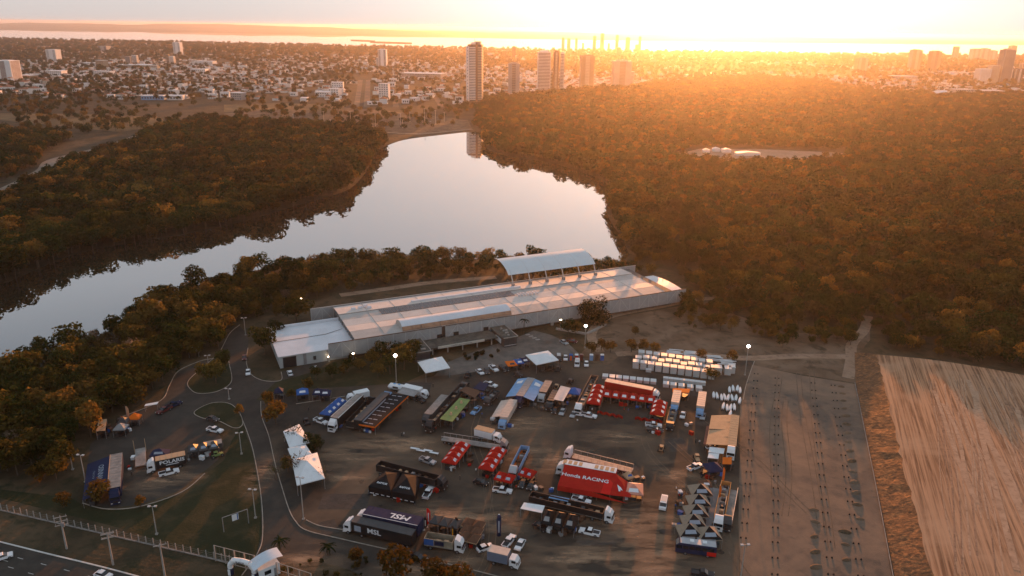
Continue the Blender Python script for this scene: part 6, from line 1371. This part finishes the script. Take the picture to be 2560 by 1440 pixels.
for x, y, sh, tr, lab in ((1443, 1058, CANVAS, BLACK, 'person in a pale shirt standing alone below the white pickup'), (1004, 1092, DARK, BLACK, 'person in dark clothes walking on the open asphalt with a companion'), (1010, 1091, CANVAS, DARK, 'person in a white top walking on the open asphalt with a companion'), (1739, 1108, DARK, BLACK, 'person in dark clothes near the faded red mat'), (1748, 1111, CANVAS, BLACK, 'person in a white shirt near the faded red mat'),
                          (772, 1028, DARK, DARK, 'person in dark clothes by the yard kerb'), (1083, 969, DARK, BLACK, 'person in dark clothes near the white motorhome')): person(x, y, sh, tr, lab, rnd.uniform(0, 6))
# gravel lot: rows of paired stubs and earth mounds
STUB = mat('dark_stub', (.02, .018, .016), .9, var=.2); sm = MB().tube((0, 0, 0), (0, 0, .35), .24, .18, 8).mesh('dark_stub', STUB)
for a, c in (((1886, 935), (1852, 1345)), ((1938, 946), (1930, 1436)), ((2028, 958), (2070, 1436)), ((2078, 964), (2145, 1440))):
    A, B2 = G(*a), G(*c); n = int((B2 - A).length / 6.1)
    for i in range(n + 1):
        q = A.lerp(B2, i / n)
        for s in (0, 1): tag(link('dark_stub', sm, None, (q.x + s * 1.25, q.y - s * .15, .02)), 'short dark stub, one of a pair in the rows of the gravel lot', 'stub', 'paired stubs on the gravel lot')
mm = MB(); rows = []
for j in range(5):
    r_ = (1.0, .82, .55, .25, .0)[j]; rows.append([(r_ * math.cos(k * math.pi / 6) * (1 + .12 * math.sin(k * 2.1 + j)), .8 * r_ * math.sin(k * math.pi / 6), (0, .22, .45, .6, .66)[j]) for k in range(13)])
mm.grid(rows); mme = mm.mesh('earth_mound', g_dirt); mme.shade_smooth()
for x, y in ((2103, 967), (2106, 984), (2108, 1002), (2110, 1021), (2114, 1040), (2116, 1061), (2118, 1083), (2120, 1105), (2125, 1128), (2129, 1153), (2132, 1180), (2136, 1206), (2140, 1232), (2143, 1262), (2150, 1298), (2035, 1275), (2038, 1305), (2036, 1342), (2038, 1380), (2040, 1418), (2112, 1330), (2114, 1362), (2116, 1400)):
    o = tag(link('earth_mound', mme, None, G(x, y), rnd.uniform(-.4, .4)), 'small brown earth mound beside a pair of stubs on the gravel lot', 'mound', 'earth mounds on the gravel lot'); s = rnd.uniform(.8, 1.25); o.scale = (s * 1.35, s, s * .9)
# ------------------------------------------------------------------ masts, poles, fences, gate
mast('lit floodlight mast between the yard trees and the caravan', (988, 889), (991, 956), 2); mast('lit floodlight mast above the plaza by the dirt track', (1463, 815), (1462, 870), 2); mast('lit floodlight mast behind the stack yard', (1866, 866), (1862, 938), 2)
mast('tall unlit mast beside the largest marquee bay', (752, 1194), (759, 1298)); mast('tall unlit mast at the gravel lot edge below the coach', (1857, 1362), (1848, 1470))
mast('small lit lamp below the hall screen, beside a bush', (883, 884), (884, 905), 1, 1); mast('small lit lamp at the corner of annex and screen', (822, 892), (823, 904), 1, 1); mast('small lit lamp by the planter wall', (1400, 800), (1401, 822), 1, 1)
mast('small lit lamp on the path behind the hall', (752, 747), (754, 768), 1, 1)
for (t_, b_), lab in zip((((176, 1136), (182, 1174)), ((221, 1138), (214, 1205)), ((600, 1082), (604, 1135)), ((632, 1224), (639, 1295)), ((519, 889), (521, 912)), ((571, 972), (573, 998)), ((613, 795), (614, 838)), ((380, 1266), (392, 1336))),
                         ('double-headed lamp post at the wood edge of the small lot', 'lamp post behind the navy awning', 'double-headed lamp post at the bend of the driveway kerb', 'double-headed lamp post halfway down the driveway', 'lamp post on the kerbed island, upper end', 'lamp post between the two kerbed islands', 'lamp post at the driveway mouth under the wood', 'double-headed post on the lawn by the fence')): mast(lab, t_, b_, name='lamp_post')
for (t_, b_), lab, na in ((((152, 1290), (167, 1372)), 'thick concrete power pole with three crossarms and transformers', 3), (((272, 1332), (283, 1412)), 'concrete power pole with doubled crossarms by the fence', 2), (((403, 1360), (414, 1450)), 'concrete power pole with single slanted crossarm near the gate', 1)):
    p = G(*b_); d = fw * FPX + cr * (t_[0] - 1280) + cu * (720 - t_[1]); H = CAMH + d.z * p.y / d.y
    o = thing('power_pole', lab, 'pole', p, math.radians(25)); MB().tube((0, 0, 0), (0, 0, H), .26, .15, 8).build('pole', CONC, o)
    for i in range(na):
        for s in (-.18, .18)[:2 if na == 2 else 1]: MB().box(-1.4, 1.4, s - .07, s + .07, H - .3 - i * 1.1, H - .14 - i * 1.1).build('crossarm', CONC, o)
        for s in (-1.2, 0, 1.2): MB().tube((s, 0, H - .14 - i * 1.1), (s, 0, H + .2 - i * 1.1), .07, n=5).build('insulator', GREY, o)
    if na == 3: MB().tube((.35, -.4, H - 2.8), (.35, -.4, H - 1.7), .35, n=8).build('transformer', GREY, o)
A, B2 = G(-60, 1262), G(575, 1408); o = thing('wire_fence', 'long low wire fence with pale concrete posts along the avenue verge', 'fence', A); n = 36; d = (B2 - A) / n
MESH = mat('fence_wire', (.2, .19, .17), .7, var=.1)
for i in range(n + 1): MB().box(-.09, .09, -.09, .09, 0, 2.2).build('post', CONC, o, d * i)
for i in range(n):
    for z in (.15, .7, 1.25, 1.8): MB().tube(d * i + Vector((0, 0, z)), d * (i + 1) + Vector((0, 0, z)), .025, n=3).build('wire', MESH, o)
struct(strip([A, B2], .3, 0, .25, 'base_kerb', TRAILGREY))
def gate_fence(label, a, c, n, h):
    A, B2 = G(*a), G(*c); o = thing('mesh_gate', label, 'gate', A); d = (B2 - A) / n
    for i in range(n + 1): MB().box(-.12, .12, -.12, .12, 0, h).build('post', CONC, o, d * i)
    for z in (.2, h * .5, h): MB().tube((0, 0, z), d * n + Vector((0, 0, z)), .07, n=4).build('rail', CONC, o)
    for i in range(n * 3): MB().tube(d * ((i + .5) / 3) + Vector((0, 0, .2)), d * ((i + .5) / 3) + Vector((0, 0, h)), .02, n=3).build('bar', MESH, o)
gate_fence('tall mesh gate panel behind the white arch', (540, 1402), (640, 1428), 4, 4.4); gate_fence('tall mesh gate panel running from the gatehouse to the kerb', (694, 1442), (780, 1470), 3, 4.0)
p = G(609, 1440); q = G(632, 1447); o = thing('inflatable_arch', 'white inflatable arch with navy feet across the gate drive', 'arch', G(608, 1441), math.radians(-14))
b = MB(); pth = [(-3.1, 1.8), (-3.1, 2.6), (-2.0, 4.1), (0, 4.3), (2.0, 4.1), (3.1, 2.6), (3.1, 1.8)]
for (x0, z0), (x1, z1) in zip(pth[:-1], pth[1:]): b.tube((x0, 0, z0), (x1, 0, z1), .62, .62, 10)
b.build('tube', CANVAS, o)
for s in (-1, 1): MB().tube((s * 3.1, 0, 0), (s * 3.1, 0, 1.8), .62, .62, 10).build('foot', NAVY, o); MB().box(s * 3.1 - .3, s * 3.1 + .3, -.72, -.6, .1, 1.7).build('print', CANVAS, o)
lettering('RALLY', .75, DPRINT, o, (0, -.64, 4.15), (1, 0, 0), (0, 0, 1), bold=.02)
o = thing('gatehouse', 'small white gatehouse with curved pale roof beside the arch', 'gatehouse', G(668, 1436), math.radians(38))
MB().box(-2.2, 2.6, -1.5, 1.5, 0, 3.0).build('wall', CANVAS, o); rows = [[(-3.4 + 6.8 * k / 8, s * 1.9, 3.1 + 1.9 * math.sin(math.pi * (.12 + .55 * k / 8))) for k in range(9)] for s in (-1, 1)]; MB().grid(rows).build('roof', mat('pale_blue_roof', (.55, .62, .68), .5, var=.08), o, smooth=True)
for a in ((-2.25, -2.15, -1, 1, 1.2, 2.2), (-1, 0.5, -1.56, -1.5, 1.2, 2.2)): MB().box(*a).build('window', GLASS, o)
MB().box(1.2, 2.0, -1.56, -1.5, 0, 2.1).build('door', GREY, o)
A, B2 = G(560, 1330), G(622, 1308); o = thing('banner_frame', 'thin frame with a blue and white flag hanging over the lawn', 'frame', A); d = B2 - A
for v in (Vector(), d): MB().tube(v, v + Vector((0, 0, 4.2)), .1, n=6).build('post', GREY, o)
MB().tube(Vector((0, 0, 4.2)), d + Vector((0, 0, 4.2)), .1, n=6).build('beam', GREY, o)
e = d.normalized(); m_ = d * .5 + Vector((0, 0, 4.0)); MB().add([m_ - e * .8, m_ + e * .8, m_ + e * .8 - Vector((0, 0, 1.8)), m_ - e * .8 - Vector((0, 0, 1.8))], [(0, 1, 2, 3)]).build('flag', CANVAS, o)
m2 = m_ - Vector((0, .04, 0)); MB().add([m2 + e * .45, m2 + e * .7, m2 + e * .7 - Vector((0, 0, 1.8)), m2 + e * .45 - Vector((0, 0, 1.8))], [(0, 1, 2, 3)]).build('flag_stripe', BLUE, o)
# ------------------------------------------------------------------ trees one can tell apart
BIG = proto(61, 1900, 7.6, 10.4, .5, LEAF_DARK, lobes=13, z0=.06); RND = proto(62, 700, 3.4, 5.6, .4, LEAF_DARK, lobes=8, z0=.05); BAREP = (bare(5), bare(8))
def tr(name, pr, x, y, s, lab, group=None, cat='tree'): return plant(name, pr, G(x, y), s, rnd.uniform(0, 6.28), lab, group, cat)
tr('round_tree', BIG, 1482, 806, 1.0, 'big round dark tree in front of the hall screens'); tr('round_tree', RND, 1644, 762, 1.05, 'round dark tree near the end of the hall screens'); tr('round_tree', RND, 1714, 756, 1.1, 'dark tree at the very end corner of the hall'); tr('round_tree', RND, 783, 1128, 1.0, 'round dark tree beside the white marquee')
tr('tree', NEAR[2], 742, 808, 1.3, 'broad dark tree with orange top beside the hall annex', ); tr('tree', NEAR[0], 662, 885, 1.15, 'bushy tree at the annex corner by the driveway'); tr('tree', NEAR[4], 690, 850, .8, 'smaller tree against the annex wall end')
for x, y, s, k, lab in ((1478, 885, .7, 0, 'dry orange tree at the foot of the plaza mast'), (1503, 876, .75, 1, 'dry orange tree above the brown cabin'), (1526, 882, .7, 0, 'dry orange tree above the end cabin'), (1578, 880, .75, 0, 'dry orange tree above the first tall stack'), (1608, 880, .8, 1, 'dry orange tree behind the middle stack row'), (1636, 882, .6, 0, 'dry orange bush behind the stacks'),
                     (1752, 898, .6, 0, 'dry orange bush between the tube heaps'), (1830, 905, .75, 1, 'dry orange bush at the end of the tube heaps'), (1588, 838, .6, 1, 'dry bush alone on the dirt clearing'), (250, 1256, .9, 0, 'dry orange tree over the corner of the navy awning'), (352, 1268, .5, 1, 'small dry bush on the small lot kerb'), (160, 1268, .6, 0, 'dry bush by the fence below the wood'), (98, 1205, .9, 1, 'dry tree at the wood edge above the fence'), (690, 1060, 1.1, 0, 'dry orange tree beside the first marquee bay'), (672, 1015, .8, 1, 'dry orange tree at the driveway kerb tip'), (772, 975, .7, 1, 'dry orange tree on the yard grass by the blue tents'),
                     (988, 1446, 1.15, 0, 'large orange roadside tree below the black MSL truck'), (1085, 1470, 1.2, 1, 'large orange roadside tree beside the black car'), (1150, 1492, 1.1, 0, 'orange roadside tree beside the kerb'), (890, 1412, .7, 1, 'small orange roadside tree'), (855, 935, .5, 1, 'dry bush on the yard grass'), (880, 902, .45, 0, 'dry yellow bush below the hall screen')):
    tr('tree', DRYT[k], x, y, s, lab)
for x, y, s, lab in ((975, 935, .85, 'yard tree behind the lit mast'), (1010, 925, .95, 'yard tree beside the dark pavilion'), (1035, 905, .85, 'yard tree against the pavilion wall'), (945, 945, .7, 'yard tree above the caravan'), (1420, 842, .75, 'tree by the planter wall'), (1440, 838, .6, 'small tree between planter wall and mast'), (540, 960, .9, 'tree on the kerbed island'), (510, 955, .8, 'smaller tree on the kerbed island'), (560, 930, .8, 'tree at the tip of the kerbed island'), (720, 1180, .6, 'thin tree at the marquee kerb'), (790, 950, .6, 'yard tree beside the annex drive'), (900, 925, .5, 'low yard tree below the small lamps'), (1955, 870, .6, 'lone dark bush on the dirt clearing'), (1778, 950, .55, 'dark bush at the end of the front stack row'), (600, 1040, .4, 'shrub on the second kerbed island')):
    tr('tree', NEAR[rnd.randrange(7)], x, y, s, lab)
for x, y, s, lab in ((745, 1192, 1.0, 'bare tree over the largest marquee bay'), (738, 1112, .9, 'bare tree over the first marquee bay'), (806, 1210, .7, 'bare sapling at the corner of the largest marquee bay'), (690, 1200, .7, 'bare sapling on the driveway kerb')):
    o = thing('bare_tree', lab, 'tree', G(x, y), rnd.uniform(0, 6)); o.scale = (s,) * 3; link('trunk', BAREP[rnd.randrange(2)], o); link('crown', crown(int(x), 90, 3.2, 7.5, .3, 5, .4, open_=.8).mesh('crown', LEAF), o)
for i in range(16):
    x = 1160 + 88 * rnd.random(); y = 886 + (1205 - x) * .12 + rnd.uniform(-10, 12); tr('shrub', RND, x, y, .24, 'small clipped dark shrub on the plaza', 'plaza shrubs', 'shrub')
for i in range(96):
    x = rnd.uniform(1690, 1930) if i < 64 else rnd.uniform(1880, 2130); y = (792 + rnd.uniform(-34, 34) if i < 64 else 832 + rnd.uniform(-14, 16)) + (x - 1800) * .06; tr('shrub', DRYT[i % 2] if i % 6 == 0 else NEAR[(i * 3) % 7], x, y, rnd.uniform(.25, .72), 'tall dry scrub bush on the dirt clearing', 'scrub on the dirt clearing', 'bush')
for i in range(26):
    x = rnd.uniform(660, 1050); y = 1395 + rnd.uniform(0, 50); tr('shrub', NEAR[i % 7], x, y, rnd.uniform(.08, .2), 'low weed tuft on the roadside verge', 'verge weeds', 'bush')
def palm(x, y, H, lab):
    o = thing('palm_tree', lab, 'tree', G(x, y)); MB().tube((0, 0, 0), (.2, 0, H), .2, .13, 7).build('trunk', BARK, o); b = MB()
    for i in range(15):
        a = 2 * math.pi * i / 15 + rnd.uniform(-.2, .2); L = rnd.uniform(1.8, 2.5); up = rnd.uniform(.1, .9); w = Vector((-math.sin(a), math.cos(a), 0)) * .28; r0 = Vector((.2, 0, H)); rows = []
        for k in range(5):
            t_ = k / 4; c_ = r0 + Vector((math.cos(a) * L * t_, math.sin(a) * L * t_, up * L * t_ - 1.5 * L * .6 * t_ * t_)); ww = w * (1 - .75 * t_) * (1 if k else .3); rows.append([c_ - ww - Vector((0, 0, .12)), c_ + Vector((0, 0, .05)), c_ + ww - Vector((0, 0, .12))])
        b.grid(rows)
    b.build('crown', LEAF_DARK, o)
palm(1309, 834, 6.2, 'palm tree before the hall screens beside the pavilion'); palm(819, 1388, 2.6, 'small palm on the drive verge below the black MSL truck'); palm(700, 1374, 2.8, 'small palm beside the gatehouse')

for x, y, s, lab in ((930, 915, .7, 'yard tree below the second small lamp'), (955, 905, .8, 'yard tree beside the hall screen, deep shade'), (1000, 900, .75, 'yard tree touching the dark pavilion roof line'), (870, 930, .5, 'low dark yard bush near the annex'), (830, 945, .55, 'dark yard bush beside the navy tent pair'), (730, 1000, .5, 'bush on the yard kerb tip')):
    tr('tree', NEAR[rnd.randrange(7)], x, y, s, lab)
CR = [MB().box(-.6, .6, -.4, .4, 0, .8).box(-.64, .64, -.44, .44, .8, .86).mesh('equipment_crate', m) for m in (DARK, GREY, BLUE, RED, CANVAS, BROWN)]
spots_c = [(915, 1075), (930, 1080), (960, 1050), (985, 1025), (1000, 1018), (880, 1062), (845, 1065), (1080, 1070), (1090, 1062), (1140, 1050), (1150, 1040), (1165, 1025), (1230, 1050), (1275, 1065), (1340, 1010), (1350, 1000), (1360, 1030), (1420, 1015), (1460, 1000), (1540, 1008), (1560, 1012), (1600, 1018), (1620, 1022), (1060, 1215), (1090, 1225), (1110, 1210), (930, 1235), (960, 1245), (1000, 1250), (1130, 1175), (1170, 1160), (1180, 1140), (1225, 1190), (1250, 1160), (1290, 1200), (1345, 1225), (1385, 1225), (1340, 1320), (1380, 1330), (1410, 1335), (1430, 1330), (1450, 1300), (1500, 1300), (1580, 1245), (1560, 1250), (1600, 1200), (1700, 1235), (1705, 1260), (1698, 1285), (1690, 1310), (1775, 1200), (1790, 1205), (1150, 1365), (1185, 1365), (1210, 1345), (1065, 1360), (1000, 1350), (1725, 1060), (1735, 1085), (1640, 1085), (330, 1170), (325, 1150), (470, 1150), (500, 1145), (520, 1140), (280, 1075), (320, 1080)]
for i, (x, y) in enumerate(spots_c):
    for k in range(rnd.choice((1, 2, 3))):
        q = G(x + rnd.uniform(-9, 9), y + rnd.uniform(-5, 5)); o = tag(link('equipment_crate', rnd.choice(CR), None, q, rnd.uniform(0, 3)), 'small equipment crate on the ground between the race trucks and tents', 'crate', 'equipment crates on the lot'); z = rnd.uniform(.6, 1.25); o.scale = (z, z, z * rnd.uniform(.7, 1.3))

for i, (x, y) in enumerate(((905, 1082), (912, 1084), (1090, 1078), (1205, 1042), (1345, 1025), (1480, 1030), (1560, 1030), (1570, 1032), (1620, 1040), (1690, 1228), (1697, 1246), (1688, 1272), (1150, 1200), (1190, 1182), (1290, 1225), (1395, 1322), (1560, 1262), (1130, 1362), (1195, 1360), (855, 1072), (330, 1190), (480, 1140))):
    o = person(x, y, (DARK, CANVAS, RED, BLUE)[i % 4], (BLACK, DARK)[i % 2], 'person standing or walking among the race tents and trucks', rnd.uniform(0, 6)); o['group'] = 'people among the race tents'
o = instancer('forest', town, FARP); o['label'] = 'scattered trees and scrub between the houses of the town'; o['category'] = 'forest'
